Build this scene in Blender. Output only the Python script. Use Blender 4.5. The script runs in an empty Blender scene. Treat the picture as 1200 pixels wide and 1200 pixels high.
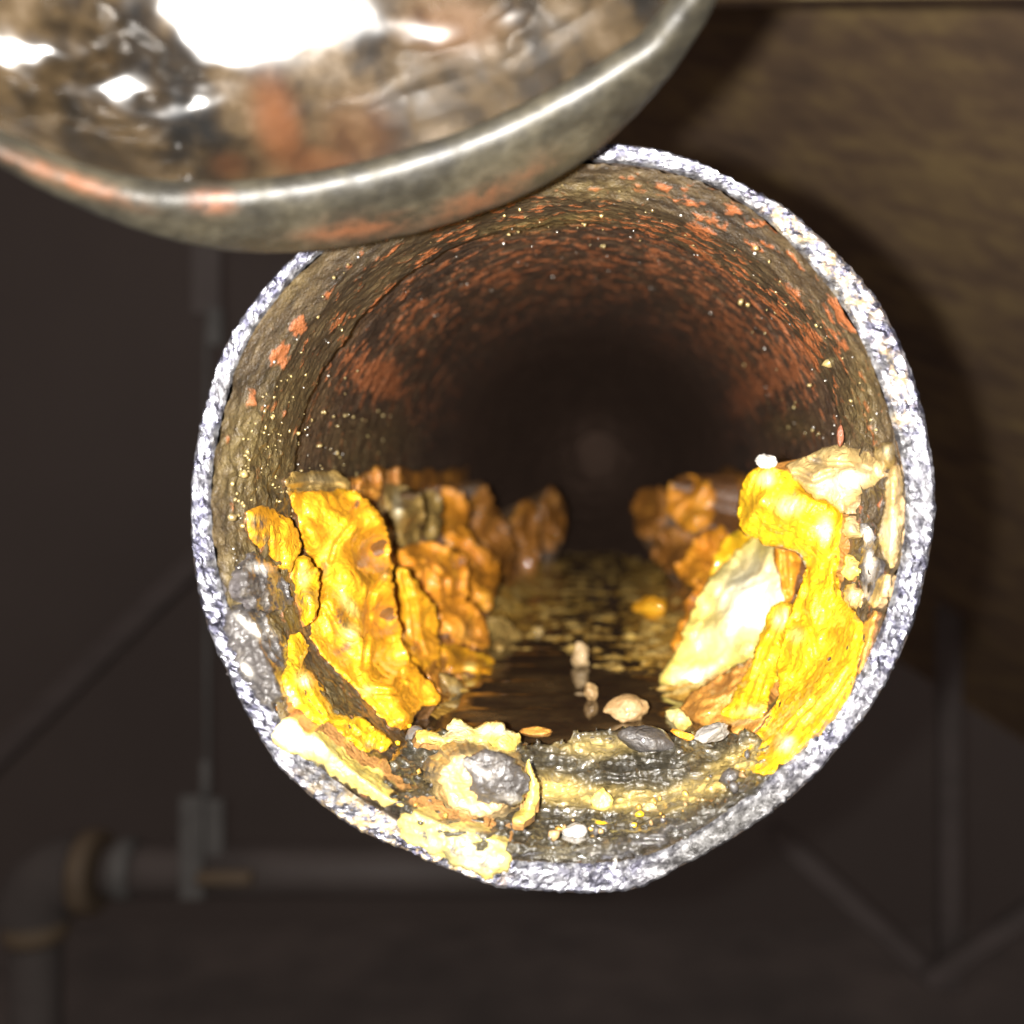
import bpy, bmesh, math, random
import numpy as np
from mathutils import Vector, Matrix
from mathutils.geometry import delaunay_2d_cdt

random.seed(7)
RNG = np.random.default_rng(7)
SC = bpy.context.scene
COL = SC.collection
MM = 0.001
PI = math.pi

# ----------------------------------------------------------------- camera, light, exposure
# the camera looks along +Y, level, with a shifted (cropped) frame; lengths below are in mm
FPX = 1400.0                 # focal length in pixels of a 1200 px wide picture
VPX, VPY = 715.0, 510.0      # where the pipe's axis direction vanishes
DRIM = 176.0                 # camera to the sawn rim
CX, CZ = 6.9, 12.2           # camera relative to the pipe's axis
CAM = np.array([CX, -DRIM, CZ])
cam = bpy.data.cameras.new('camera')
cam.sensor_width = 36.0
cam.lens = 36.0 * FPX / 1200.0
cam.shift_x = (600.0 - VPX) / 1200.0
cam.shift_y = (VPY - 600.0) / 1200.0
cam.clip_start = 0.005
cam.clip_end = 50.0
cam.dof.use_dof = True
cam.dof.focus_distance = 0.196
cam.dof.aperture_fstop = 14.0
camo = bpy.data.objects.new('camera', cam)
camo.location = CAM * MM
camo.rotation_euler = (PI / 2, 0, 0)
COL.objects.link(camo)
SC.camera = camo

w = bpy.data.worlds.new('World')
SC.world = w
w.use_nodes = True
bg = w.node_tree.nodes['Background']
bg.inputs['Color'].default_value = (1.0, 0.80, 0.72, 1)
bg.inputs['Strength'].default_value = 0.27

fl = bpy.data.lights.new('phone_flash', 'POINT')
fl.energy = 11.0
fl.color = (1.0, 0.965, 0.915)
fl.shadow_soft_size = 0.0022
flo = bpy.data.objects.new('phone_flash', fl)
flo.location = (CAM + np.array([-10.5, 2.0, 1.0])) * MM
COL.objects.link(flo)

SC.view_settings.view_transform = 'Standard'
SC.view_settings.look = 'None'
SC.view_settings.exposure = 0.0
SC.view_settings.gamma = 1.0
SC.render.engine = 'CYCLES'
SC.cycles.use_denoising = True
SC.cycles.max_bounces = 8
SC.cycles.sample_clamp_indirect = 6.0
SC.cycles.caustics_reflective = False
SC.cycles.caustics_refractive = False

# ----------------------------------------------------------------- helpers: maths
_perm = RNG.permutation(256)
_perm = np.concatenate([_perm, _perm, _perm])
_grad = RNG.normal(size=(256, 3))
_grad /= np.linalg.norm(_grad, axis=1)[:, None]

def perlin(P):
    P = np.asarray(P, float)
    I = np.floor(P).astype(int)
    f = P - I
    I &= 255
    u = f * f * f * (f * (f * 6 - 15) + 10)
    out = np.zeros(len(P))
    for dx in (0, 1):
        for dy in (0, 1):
            for dz in (0, 1):
                h = _perm[_perm[_perm[I[:, 0] + dx] + I[:, 1] + dy] + I[:, 2] + dz]
                g = _grad[h]
                d = (g * (f - np.array([dx, dy, dz]))).sum(1)
                wx = u[:, 0] if dx else 1 - u[:, 0]
                wy = u[:, 1] if dy else 1 - u[:, 1]
                wz = u[:, 2] if dz else 1 - u[:, 2]
                out += d * wx * wy * wz
    return out * 1.6

def fbm(P, octaves=3, gain=0.5):
    P = np.asarray(P, float)
    a, s = 1.0, np.zeros(len(P))
    for i in range(octaves):
        s += a * perlin(P * 2.0 ** i + 17.3 * i)
        a *= gain
    return s

def sstep(a, b, x):
    t = np.clip((x - a) / (b - a), 0, 1)
    return t * t * (3 - 2 * t)

def ray_dirs(p):
    p = np.asarray(p, float)
    return np.stack([(p[:, 0] - VPX) / FPX, np.ones(len(p)), -(p[:, 1] - VPY) / FPX], 1)

def at(px, py, d):
    """the place d mm ahead of the camera that shows at picture point px, py"""
    return CAM + ray_dirs([(px, py)])[0] * d

def to_px(P):
    Q = P - CAM
    return np.stack([VPX + FPX * Q[:, 0] / Q[:, 1], VPY - FPX * Q[:, 2] / Q[:, 1]], 1)

def wall_dist(p, r):
    """distance along the view at which a line of sight meets the bore of radius r"""
    D = ray_dirs(p)
    a = D[:, 0] ** 2 + D[:, 2] ** 2
    b = 2 * (CX * D[:, 0] + CZ * D[:, 2])
    c = CX ** 2 + CZ ** 2 - np.asarray(r) ** 2
    return (-b + np.sqrt(np.maximum(b * b - 4 * a * c, 0))) / (2 * np.maximum(a, 1e-6))

def seg_dist(p, poly, closed=True):
    poly = np.asarray(poly, float)
    q = np.roll(poly, -1, 0) if closed else poly[1:]
    s = poly if closed else poly[:-1]
    best = np.full(len(p), 1e9)
    for a, b in zip(s, q):
        ab = b - a
        t = np.clip(((p - a) @ ab) / max(ab @ ab, 1e-9), 0, 1)
        d = np.linalg.norm(p - (a + t[:, None] * ab), axis=1)
        best = np.minimum(best, d)
    return best

def inside(p, poly):
    x, y = p[:, 0], p[:, 1]
    r = np.zeros(len(p), bool)
    n = len(poly)
    j = n - 1
    for i in range(n):
        xi, yi = poly[i]
        xj, yj = poly[j]
        if yi != yj:
            c = ((yi > y) != (yj > y)) & (x < (xj - xi) * (y - yi) / (yj - yi) + xi)
            r ^= c
        j = i
    return r

def chaikin(p):
    p = np.asarray(p, float)
    q = np.roll(p, -1, 0)
    return np.stack([p * .78 + q * .22, p * .22 + q * .78], 1).reshape(-1, 2)

def resample(p, step):
    out = []
    n = len(p)
    for i in range(n):
        a, b = p[i], p[(i + 1) % n]
        k = max(1, int(np.linalg.norm(b - a) / step))
        for t in range(k):
            out.append(a + (b - a) * t / k)
    return np.array(out)

def ctrl_field(p, ctrl):
    """smooth field through control points (px, py, value)"""
    c = np.asarray(ctrl, float)
    d2 = ((p[:, None, :] - c[None, :, :2]) ** 2).sum(2)
    wt = 1.0 / (d2 + 140.0) ** 1.25
    return (wt * c[None, :, 2]).sum(1) / wt.sum(1)

# ----------------------------------------------------------------- helpers: objects
def tag(o, label=None, cat=None, group=None, kind=None):
    if label: o['label'] = label
    if cat: o['category'] = cat
    if group: o['group'] = group
    if kind: o['kind'] = kind
    return o

def thing(name, loc, label, cat, group=None):
    o = bpy.data.objects.new(name, None)
    o.empty_display_size = 0.01
    o.location = np.asarray(loc) * MM
    COL.objects.link(o)
    return tag(o, label, cat, group)

def mesh_obj(name, V, F, mat, parent=None, smooth=True, attrs=None, mats=None, fmat=None):
    """one mesh object; V in mm, in world axes"""
    V = np.asarray(V, float)
    org = np.zeros(3)
    if parent is not None:
        par = parent
        while par is not None:
            org = org + np.array(par.location) / MM
            par = par.parent
    else:
        org = np.array([(V[:, 0].min() + V[:, 0].max()) / 2, (V[:, 1].min() + V[:, 1].max()) / 2, V[:, 2].min()])
    me = bpy.data.meshes.new(name)
    me.from_pydata(((V - org) * MM).tolist(), [], F if isinstance(F, list) else F.tolist())
    me.update()
    if smooth:
        me.polygons.foreach_set('use_smooth', [True] * len(me.polygons))
    for m in (mats or [mat]):
        me.materials.append(m)
    if fmat is not None:
        me.polygons.foreach_set('material_index', list(fmat))
    for k, a in (attrs or {}).items():
        at_ = me.attributes.new(k, 'FLOAT', 'POINT')
        at_.data.foreach_set('value', np.asarray(a, np.float32))
    o = bpy.data.objects.new(name, me)
    COL.objects.link(o)
    if parent is not None:
        o.parent = parent
    else:
        o.location = org * MM
    return o

def grid_faces(nr, nc, wrap=True, flip=False):
    i = np.arange(nr - 1)[:, None]
    j = np.arange(nc if wrap else nc - 1)[None, :]
    a = i * nc + j
    b = i * nc + (j + 1) % nc
    c = (i + 1) * nc + (j + 1) % nc
    d = (i + 1) * nc + j
    f = np.stack([a, b, c, d], 2).reshape(-1, 4)
    return f[:, ::-1] if flip else f

# ----------------------------------------------------------------- helpers: materials
class NT:
    def __init__(self, name):
        self.m = bpy.data.materials.new(name)
        self.m.use_nodes = True
        self.t = self.m.node_tree
        self.t.nodes.clear()
        self.out = self.t.nodes.new('ShaderNodeOutputMaterial')
        self.p = self.t.nodes.new('ShaderNodeBsdfPrincipled')
        self.t.links.new(self.p.outputs[0], self.out.inputs['Surface'])
        self.tc = self.t.nodes.new('ShaderNodeTexCoord')
        self.geo = self.t.nodes.new('ShaderNodeNewGeometry')
    def n(self, kind, **kw):
        x = self.t.nodes.new(kind)
        for k, v in kw.items():
            setattr(x, k, v)
        return x
    def l(self, a, b):
        self.t.links.new(a, b)
    def coords(self, scale=(1, 1, 1), rot=(0, 0, 0)):
        mp = self.n('ShaderNodeMapping')
        mp.inputs['Scale'].default_value = scale
        mp.inputs['Rotation'].default_value = rot
        self.l(self.geo.outputs['Position'], mp.inputs['Vector'])
        return mp.outputs['Vector']
    def noise(self, scale, detail=4, rough=0.55, vec=None, dist=0.0):
        x = self.n('ShaderNodeTexNoise')
        x.inputs['Scale'].default_value = scale
        x.inputs['Detail'].default_value = detail
        x.inputs['Roughness'].default_value = rough
        x.inputs['Distortion'].default_value = dist
        self.l(vec if vec is not None else self.geo.outputs['Position'], x.inputs['Vector'])
        return x.outputs['Fac']
    def voro(self, scale, feature='F1', out='Distance', vec=None, rnd=1.0):
        x = self.n('ShaderNodeTexVoronoi', feature=feature)
        x.inputs['Scale'].default_value = scale
        x.inputs['Randomness'].default_value = rnd
        self.l(vec if vec is not None else self.geo.outputs['Position'], x.inputs['Vector'])
        return x.outputs[out]
    def ramp(self, fac, stops):
        x = self.n('ShaderNodeValToRGB')
        r = x.color_ramp
        while len(r.elements) < len(stops):
            r.elements.new(0.5)
        for e, (p, c) in zip(r.elements, stops):
            e.position = p
            e.color = (c, c, c, 1) if isinstance(c, (int, float)) else (*c, 1)
        self.l(fac, x.inputs['Fac'])
        return x.outputs['Color']
    def attr(self, name):
        x = self.n('ShaderNodeAttribute')
        x.attribute_name = name
        return x.outputs['Fac']
    def math(self, op, a, b=0.0, clamp=False):
        x = self.n('ShaderNodeMath', operation=op)
        x.use_clamp = clamp
        for i, v in enumerate((a, b)):
            if isinstance(v, (int, float)):
                x.inputs[i].default_value = v
            else:
                self.l(v, x.inputs[i])
        return x.outputs[0]
    def mix(self, fac, a, b):
        x = self.n('ShaderNodeMix', data_type='RGBA')
        for s, v in ((x.inputs[0], fac), (x.inputs[6], a), (x.inputs[7], b)):
            if isinstance(v, (int, float)):
                s.default_value = v
            elif isinstance(v, tuple):
                s.default_value = (*v, 1)
            else:
                self.l(v, s)
        return x.outputs[2]
    def bump(self, h, strength, dist):
        x = self.n('ShaderNodeBump')
        x.inputs['Strength'].default_value = strength
        x.inputs['Distance'].default_value = dist
        self.l(h, x.inputs['Height'])
        self.l(x.outputs[0], self.p.inputs['Normal'])
        return x
    def set(self, **kw):
        names = dict(color='Base Color', rough='Roughness', metal='Metallic', coat='Coat Weight',
                     coat_rough='Coat Roughness', spec='Specular IOR Level')
        for k, v in kw.items():
            s = self.p.inputs[names[k]]
            if isinstance(v, (int, float)):
                s.default_value = v
            elif isinstance(v, tuple):
                s.default_value = (*v, 1)
            else:
                self.l(v, s)
        return self

def mat_deposit(name, dark, mid, light, pale, skirt, coat=0.5, rough=0.42, fibre=None):
    g = NT(name)
    n1 = g.noise(110, 5, 0.6, dist=0.6)
    vec = g.coords(fibre) if fibre else None
    n2 = g.noise(480, 5, 0.65, vec=vec)
    n3 = g.noise(1700, 3, 0.6)
    wv = g.n('ShaderNodeVectorMath', operation='ADD')
    nc = g.n('ShaderNodeTexNoise'); nc.inputs['Scale'].default_value = 240; nc.inputs['Detail'].default_value = 3
    g.l(g.geo.outputs['Position'], nc.inputs['Vector'])
    sc_ = g.n('ShaderNodeVectorMath', operation='SCALE'); sc_.inputs['Scale'].default_value = .006
    g.l(nc.outputs['Color'], sc_.inputs[0]); g.l(g.geo.outputs['Position'], wv.inputs[0]); g.l(sc_.outputs[0], wv.inputs[1])
    ce = g.ramp(g.voro(210, 'DISTANCE_TO_EDGE', vec=wv.outputs[0]), [(0.0, 1.0), (.055, 0.0)])
    ce = g.math('MULTIPLY', ce, g.ramp(n1, [(.45, 0.0), (.58, 1.0)]))
    s = g.math('ADD', g.math('MULTIPLY', n1, .55), g.math('ADD', g.math('MULTIPLY', n2, .33), g.math('MULTIPLY', n3, .12)))
    c = g.ramp(s, [(.36, dark), (.43, mid), (.52, mid), (.62, light)])
    c = g.mix(g.math('MULTIPLY', g.attr('tone'), g.math('ADD', .55, n2), True), c, pale)
    nb = g.noise(62, 6, .68, vec=g.coords((1, .8, .55)), dist=.8)
    c = g.mix(g.math('MULTIPLY', g.ramp(nb, [(.53, 0.0), (.64, 1.0)]), .62), c, tuple(.72 * a_ + .28 * b_ for a_, b_ in zip(dark, mid)))
    c = g.mix(g.math('MULTIPLY', g.ramp(g.noise(900, 3, .7), [(.60, 0.0), (.70, 1.0)]), .5), c, dark)
    dk = g.math('MULTIPLY', g.attr('dark'), g.ramp(n2, [(.38, 0.0), (.55, 1.0)]), True)
    c = g.mix(dk, c, (0.05, 0.047, 0.05))
    c = g.mix(g.math('MULTIPLY', ce, .28), c, dark)
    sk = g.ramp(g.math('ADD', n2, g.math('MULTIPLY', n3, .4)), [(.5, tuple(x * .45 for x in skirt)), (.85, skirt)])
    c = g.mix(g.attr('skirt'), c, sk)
    g.set(color=c, rough=g.math('ADD', rough - .2, g.math('MULTIPLY', n2, .45)), coat=coat, coat_rough=0.07)
    h = g.math('ADD', g.math('MULTIPLY', n2, 1.3), g.math('SUBTRACT', g.math('MULTIPLY', n3, .55), g.math('MULTIPLY', ce, .4)))
    g.bump(h, 0.5, 0.0010)
    return g.m

M = {}
M['ochre'] = mat_deposit('ochre_scale', (.20, .075, .012), (.60, .27, .010), (.72, .42, .014), (.76, .60, .16), (.13, .06, .018), coat=.8)
M['orange'] = mat_deposit('orange_scale', (.18, .06, .012), (.54, .21, .014), (.64, .30, .02), (.62, .40, .10), (.12, .05, .015), coat=.8)
M['yellow'] = mat_deposit('yellow_scale', (.26, .095, .012), (.62, .35, .008), (.72, .50, .015), (.80, .70, .28), (.34, .15, .03), coat=.7, rough=.44)
M['fibrous'] = mat_deposit('fibrous_scale', (.20, .085, .02), (.42, .19, .035), (.58, .30, .05), (.72, .60, .3), (.2, .09, .03), coat=.5, rough=.45)
M['pale'] = mat_deposit('pale_scale', (.48, .30, .07), (.66, .52, .12), (.74, .62, .20), (.80, .76, .55), (.38, .19, .06), coat=.8, rough=.32)
M['cream'] = mat_deposit('cream_scale', (.22, .13, .05), (.40, .28, .11), (.50, .38, .16), (.64, .56, .36), (.36, .24, .12), coat=.6, rough=.35)
M['olive'] = mat_deposit('olive_scale', (.10, .065, .02), (.24, .155, .045), (.33, .21, .06), (.5, .45, .3), (.09, .05, .02), coat=.7, rough=.32)
M['stone'] = mat_deposit('tan_stone', (.10, .062, .028), (.25, .155, .065), (.38, .27, .125), (.7, .62, .4), (.2, .12, .06), coat=.25, rough=.5)
M['sludge'] = mat_deposit('grey_sludge', (.008, .007, .0055), (.032, .027, .017), (.10, .084, .050), (.55, .40, .12), (.04, .03, .02), coat=1.0, rough=.3, fibre=(.6, 1, 1.6))
M['bed'] = mat_deposit('brown_orange_crust', (.10, .045, .012), (.33, .135, .020), (.48, .23, .03), (.5, .4, .2), (.09, .05, .02), coat=.7, rough=.36)
M['dim'] = mat_deposit('shaded_far_scale', (.06, .025, .007), (.24, .092, .012), (.36, .155, .018), (.4, .25, .1), (.07, .035, .012), coat=.3, rough=.5)  # darker copy of the scale, painting the far flakes' fade into shade
M['splinter'] = mat_deposit('red_brown_splinter', (.08, .025, .012), (.17, .055, .025), (.24, .085, .035), (.3, .12, .05), (.1, .04, .02), coat=.2, rough=.5)
M['silt'] = mat_deposit('golden_silt', (.07, .035, .009), (.30, .165, .028), (.48, .30, .055), (.60, .46, .18), (.09, .05, .02), coat=.8, rough=.33)
M['mineral'] = mat_deposit('dark_mineral', (.020, .018, .016), (.055, .049, .046), (.14, .122, .10), (.62, .58, .52), (.08, .07, .07), coat=.55, rough=.36)

def mat_rim():
    g = NT('sawn_iron')
    cell = g.voro(1050, out='Color')
    sep = g.n('ShaderNodeSeparateColor'); g.l(cell, sep.inputs[0])
    n = g.noise(160, 3)
    n2 = g.noise(700, 4, .65)
    iron = g.mix(n, (.042, .040, .066), (.105, .105, .135))
    bright = g.math('MULTIPLY', g.ramp(g.math('ADD', n2, g.math('MULTIPLY', n, .35)), [(.62, 0.0), (.80, 1.0)]), 1.0)
    iron = g.mix(bright, iron, (.36, .36, .40))
    st = g.math('MULTIPLY', g.attr('tone'), g.ramp(g.noise(520, 4, .7), [(.47, 0.0), (.58, 1.0)]), True)
    c = g.mix(st, iron, g.mix(n2, (.20, .10, .02), (.42, .34, .16)))
    dk = g.attr('dark')
    c = g.mix(g.math('MULTIPLY', dk, .95), c, g.mix(g.ramp(n2, [(.45, 0.0), (.7, 1.0)]), (.024, .022, .018), (.13, .125, .12)))
    g.set(color=c, metal=g.math('SUBTRACT', .92, g.math('MAXIMUM', st, g.math('MULTIPLY', dk, .5))), rough=g.math('ADD', .24, g.math('MULTIPLY', sep.outputs[0], .34)))
    h = g.math('ADD', g.math('MULTIPLY', sep.outputs[1], .6), g.noise(2300, 3, .7))
    g.bump(h, 0.4, 0.0005)
    return g.m
M['rim'] = mat_rim()

def mat_wall(name, dark, mid, light, rust, bump=.7, spark=.4, olive=(.3, .23, .075)):
    g = NT(name)
    n1 = g.noise(75, 5, .6)
    st = g.attr('streak')
    n2 = g.noise(620, 4, .7)
    s = g.math('ADD', g.math('MULTIPLY', n1, .4), g.math('ADD', g.math('MULTIPLY', n2, .25), g.math('MULTIPLY', st, .35)))
    c = g.ramp(s, [(.36, dark), (.5, mid), (.66, light)])
    n4 = g.noise(230, 5, .7)
    rr = g.math('ADD', g.attr('rust'), g.math('ADD', g.math('MULTIPLY', n2, .9), g.math('MULTIPLY', n4, .7)))
    rm = g.math('MULTIPLY', g.ramp(g.math('SUBTRACT', rr, .6), [(.42, 0.0), (.90, 1.0)]), .92)
    c = g.mix(rm, c, g.mix(n2, tuple(x * .6 for x in rust), rust))
    ol = g.math('MULTIPLY', g.attr('tone'), g.ramp(n2, [(.35, .2), (.6, 1.0)]), True)
    c = g.mix(ol, c, g.mix(n4, tuple(x * .35 for x in olive), olive))
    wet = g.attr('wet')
    c = g.mix(wet, g.mix(n1, (.05, .033, .026), (.105, .067, .050)), c)  # deep bore colour lightened, painting veiling haze into the wall
    g.set(color=c, rough=g.math('SUBTRACT', .72, g.math('MULTIPLY', wet, g.math('SUBTRACT', .5, g.math('MULTIPLY', n2, .5)))), coat=g.math('MULTIPLY', wet, spark), coat_rough=.15, spec=g.math('MULTIPLY', wet, .5))
    g.bump(g.math('ADD', n2, g.math('MULTIPLY', g.noise(1900, 3, .7), .6)), bump, .0011)
    return g.m
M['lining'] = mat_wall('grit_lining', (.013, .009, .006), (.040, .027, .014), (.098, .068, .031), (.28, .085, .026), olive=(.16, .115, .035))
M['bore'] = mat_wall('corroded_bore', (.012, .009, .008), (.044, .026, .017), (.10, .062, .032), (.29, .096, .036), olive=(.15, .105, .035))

def simple(name, c0, c1, scale, rough, metal=0.0, coat=0.0, bump=.3, dist=.001, sc=(1, 1, 1)):
    g = NT(name)
    n = g.noise(scale, 5, .6, vec=g.coords(sc))
    g.set(color=g.ramp(n, [(.35, c0), (.65, c1)]), rough=rough, metal=metal, coat=coat, coat_rough=.1)
    g.bump(n, bump, dist)
    return g.m
M['outer'] = simple('weathered_iron', (.06, .045, .035), (.14, .10, .075), 120, .6, .3)
M['grit'] = simple('wet_grit', (.10, .07, .03), (.30, .23, .09), 900, .28, 0, .7)
M['glint'] = simple('pale_grit', (.2, .18, .15), (.6, .57, .52), 900, .2, .3, 1.0)
M['fitting'] = simple('galvanised_fitting', (.105, .105, .10), (.14, .14, .135), 30, .6, .0, 0)
M['brass'] = simple('brass_fitting', (.115, .085, .055), (.165, .125, .08), 30, .7, .0)
M['pvc'] = simple('dark_plastic', (.068, .060, .057), (.085, .075, .07), 20, .8)
M['greypipe'] = simple('grey_pipe', (.088, .075, .07), (.11, .094, .088), 12, .6)
M['timber'] = simple('dim_timber', (.085, .072, .068), (.105, .088, .084), 10, .8, sc=(1, 1, 6))
M['back'] = simple('back_wall_paint', (.105, .090, .084), (.125, .108, .10), 1.3, .9, bump=.05)
M['earth'] = simple('bare_earth', (.11, .10, .095), (.17, .15, .14), 6, .95, bump=.6, dist=.01)

# ================================================================= the setting
def box_verts(x0, x1, y0, y1, z0, z1):
    V = np.array([(x, y, z) for x in (x0, x1) for y in (y0, y1) for z in (z0, z1)], float)
    F = [(0, 1, 3, 2), (4, 6, 7, 5), (0, 4, 5, 1), (2, 3, 7, 6), (0, 2, 6, 4), (1, 5, 7, 3)]
    return V, F

def sheet(name, nx, ny, fn, mat):
    u, v = np.meshgrid(np.linspace(0, 1, nx), np.linspace(0, 1, ny))
    V = fn(u.ravel(), v.ravel())
    o = mesh_obj(name, V, grid_faces(ny, nx, wrap=False), mat)
    return tag(o, kind='structure')
gz = -930.0
def _ground(u, v):
    x, y = -6000 + 12000 * u, -1500 + 6000 * v
    return np.stack([x, y, gz + 14 * fbm(np.stack([x / 260, y / 260, x * 0], 1), 3)], 1)
sheet('ground', 120, 60, _ground, M['earth'])
def _bwall(u, v):
    x, z = -6000 + 12000 * u, -1000 + 5000 * v
    return np.stack([x, 2120 + 0 * x + 4 * fbm(np.stack([x / 300, z / 300, x * 0], 1), 2), z], 1)
sheet('wall', 80, 40, _bwall, M['back'])

# ================================================================= sawn cast iron pipe
pipe = thing('cast_iron_pipe', (0, 0, -55), 'sawn open end of a corroded cast iron drain pipe with a rough silvery rim', 'pipe')
# outline of the rim as radius against angle (deg, anticlockwise from right)
_out = [(222, 600), (225, 540), (240, 470), (262, 405), (290, 360), (330, 312), (400, 255), (480, 211), (560, 183), (640, 169), (700, 166), (760, 171),
        (815, 187), (860, 209), (925, 245), (960, 275), (1000, 315), (1030, 352), (1060, 410), (1080, 470), (1094, 540), (1098, 600),
        (1088, 660), (1076, 715), (1050, 780), (1022, 830), (985, 876), (940, 925), (880, 970), (840, 995), (790, 1021), (745, 1044),
        (700, 1048), (640, 1046), (580, 1041), (530, 1022), (480, 1000), (420, 975), (370, 940), (325, 900), (295, 850), (265, 790), (243, 740), (228, 680)]
_inn = [(250, 600), (253, 540), (268, 470), (289, 410), (316, 368), (358, 318), (425, 268), (490, 232), (570, 208), (650, 196), (710, 197), (770, 205), (840, 228),
        (900, 270), (945, 318), (985, 370), (1015, 430), (1038, 500), (1052, 560), (1053, 620), (1042, 680), (1015, 760), (990, 805),
        (950, 855), (900, 905), (850, 945), (790, 985), (740, 1003), (690, 1008), (640, 1007), (580, 1002), (520, 985), (470, 960),
        (410, 925), (350, 870), (315, 815), (288, 760), (266, 700), (254, 650)]
def polar(pts):
    P = np.array([at(x, y, DRIM) for x, y in pts])
    a = np.arctan2(P[:, 2], P[:, 0])
    r = np.hypot(P[:, 0], P[:, 2])
    o = np.argsort(a)
    a, r = a[o], r[o]
    return np.concatenate([a - 2 * PI, a, a + 2 * PI]), np.concatenate([r, r, r])
_oa, _or = polar(_out)
_ia, _ir = polar(_inn)
_ir = _ir + .75 + .35 * np.cos(_ia - .5)
def r_out(t): return np.interp(np.mod(t + PI, 2 * PI) - PI, _oa, _or)
def r_in(t): return np.interp(np.mod(t + PI, 2 * PI) - PI, _ia, _ir)

def blob(p, lst):
    v = np.zeros(len(p))
    for b in lst:
        x, y, rx, ry, rot, s = b
        c, sn = math.cos(math.radians(rot)), math.sin(math.radians(rot))
        dx, dy = p[:, 0] - x, p[:, 1] - y
        u, w_ = (dx * c + dy * sn) / rx, (-dx * sn + dy * c) / ry
        v = np.maximum(v, s * np.exp(-(u * u + w_ * w_) ** 1.5 * .7))
    return v

# the rim: a ring of coarse saw-torn facets
SMOOTH = [(850, 972, 150, 24, -33, 1), (375, 915, 60, 16, 40, .8), (1078, 590, 22, 60, 0, .6), (262, 455, 18, 24, 0, .7), (240, 560, 18, 14, 0, .5), (660, 1030, 60, 16, 0, .5), (1010, 830, 20, 50, 30, .6)]
NT_, NR_ = 560, 9
t = np.linspace(-PI, PI, NT_, endpoint=False)
rag = .22 * perlin(np.stack([np.cos(t) * 60, np.sin(t) * 60, 0 * t], 1)) + .16 * perlin(np.stack([np.cos(t) * 150, np.sin(t) * 150, 0 * t + 3], 1))
rag += .55 * np.maximum(0, perlin(np.stack([np.cos(t) * 100, np.sin(t) * 100, 0 * t + 9], 1)) - .55)
ro, ri = r_out(t) + rag - .05, r_in(t) + .5 * rag
rows = []
for k in range(NR_):
    f = k / (NR_ - 1)
    r = ro + (ri - ro) * f
    r = r + (0 if k in (0, NR_ - 1) else 1) * RNG.normal(size=NT_) * .06
    x, z = r * np.cos(t), r * np.sin(t)
    edge = max(0, .12 - f) / .12 + max(0, f - .86) / .14
    torn = .58 + .50 * sstep(-.35, .45, fbm(np.stack([np.cos(t) * 3.4, np.sin(t) * 3.4, 0 * t + f * .8], 1), 3))
    zn = torn * (1 - .85 * blob(to_px(np.stack([x, 0 * x, z], 1)), SMOOTH))
    y = .55 * edge ** 2 + .26 * perlin(np.stack([x / 2.4, z / 2.4, 0 * x], 1)) + zn * (.2 * perlin(np.stack([x / .9, z / .9, 0 * x + 5], 1)) + RNG.normal(size=NT_) * .10)
    rows.append(np.stack([x, y, z], 1))
V = np.concatenate(rows)
pp = to_px(V)
# where the saw skipped, the iron is smoother and darker (lower right, and behind the bottom left)
smooth_zone = blob(pp, SMOOTH)
stain = blob(pp, [(985, 330, 60, 22, 48, .8), (925, 268, 40, 14, 38, .9), (1048, 440, 40, 14, 75, .8), (1052, 490, 16, 16, 0, .6), (420, 955, 70, 22, 32, 1.), (520, 1010, 60, 20, 15, .9), (1040, 600, 12, 60, 0, .5)])
f_all = np.repeat(np.linspace(0, 1, NR_), NT_)
grime = sstep(.62, 1.0, f_all + .42 * fbm(V / np.array([2.6, 9, 2.6]), 3) + .10 * np.cos(np.arctan2(V[:, 2], V[:, 0]) - 1.2))
smooth_zone = np.maximum(smooth_zone, .85 * grime)
rimo = mesh_obj('cut_rim', V, grid_faces(NR_, NT_, flip=False), M['rim'], pipe, smooth=False, attrs={'tone': stain, 'dark': smooth_zone})

# outside of the pipe
ys = np.concatenate([[.5, 1.2, 3], np.linspace(8, 515, 40)])
rows = []
tt = np.linspace(-PI, PI, 240, endpoint=False)
for y in ys:
    k = math.exp(-y / 25)
    r = (r_out(tt) - .12) * k + 54.6 * (1 - k)
    P = np.stack([r * np.cos(tt), 0 * tt + y, r * np.sin(tt)], 1)
    d = .35 * fbm(P / 9, 3) * (1 - k * .7)
    P[:, 0] += d * np.cos(tt); P[:, 2] += d * np.sin(tt)
    rows.append(P)
P = rows[-1] * .02; P[:, 1] = 522
rows.append(P)
mesh_obj('outer_wall', np.concatenate(rows), grid_faces(len(rows), 240, flip=True), M['outer'], pipe)

# inside: a gritty lining to the joint 34 mm in, and the bare bore behind it with an added taper at its far end
RUST = [(440, 442, 42, 24, 20, 1), (348, 382, 12, 12, 0, 1), (327, 415, 9, 17, 15, 1), (925, 425, 62, 26, -28, 1), (868, 468, 52, 20, -35, .9),
        (988, 372, 16, 30, -25, 1), (935, 275, 46, 10, 42, 1), (1000, 335, 14, 26, -30, .8), (840, 262, 60, 20, 12, .62), (800, 235, 60, 16, 10, .5),
        (590, 325, 70, 16, -12, .55), (490, 370, 50, 22, -35, .6), (850, 340, 70, 20, 35, .55), (740, 300, 90, 16, 5, .4), (600, 430, 60, 40, 0, .55), (840, 520, 40, 20, -30, .6), (720, 300, 300, 80, 0, .42), (640, 400, 280, 120, 0, .34), (880, 400, 130, 90, 0, .5),
        (520, 480, 60, 30, 0, .4), (790, 400, 60, 40, 0, .5)]
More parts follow.
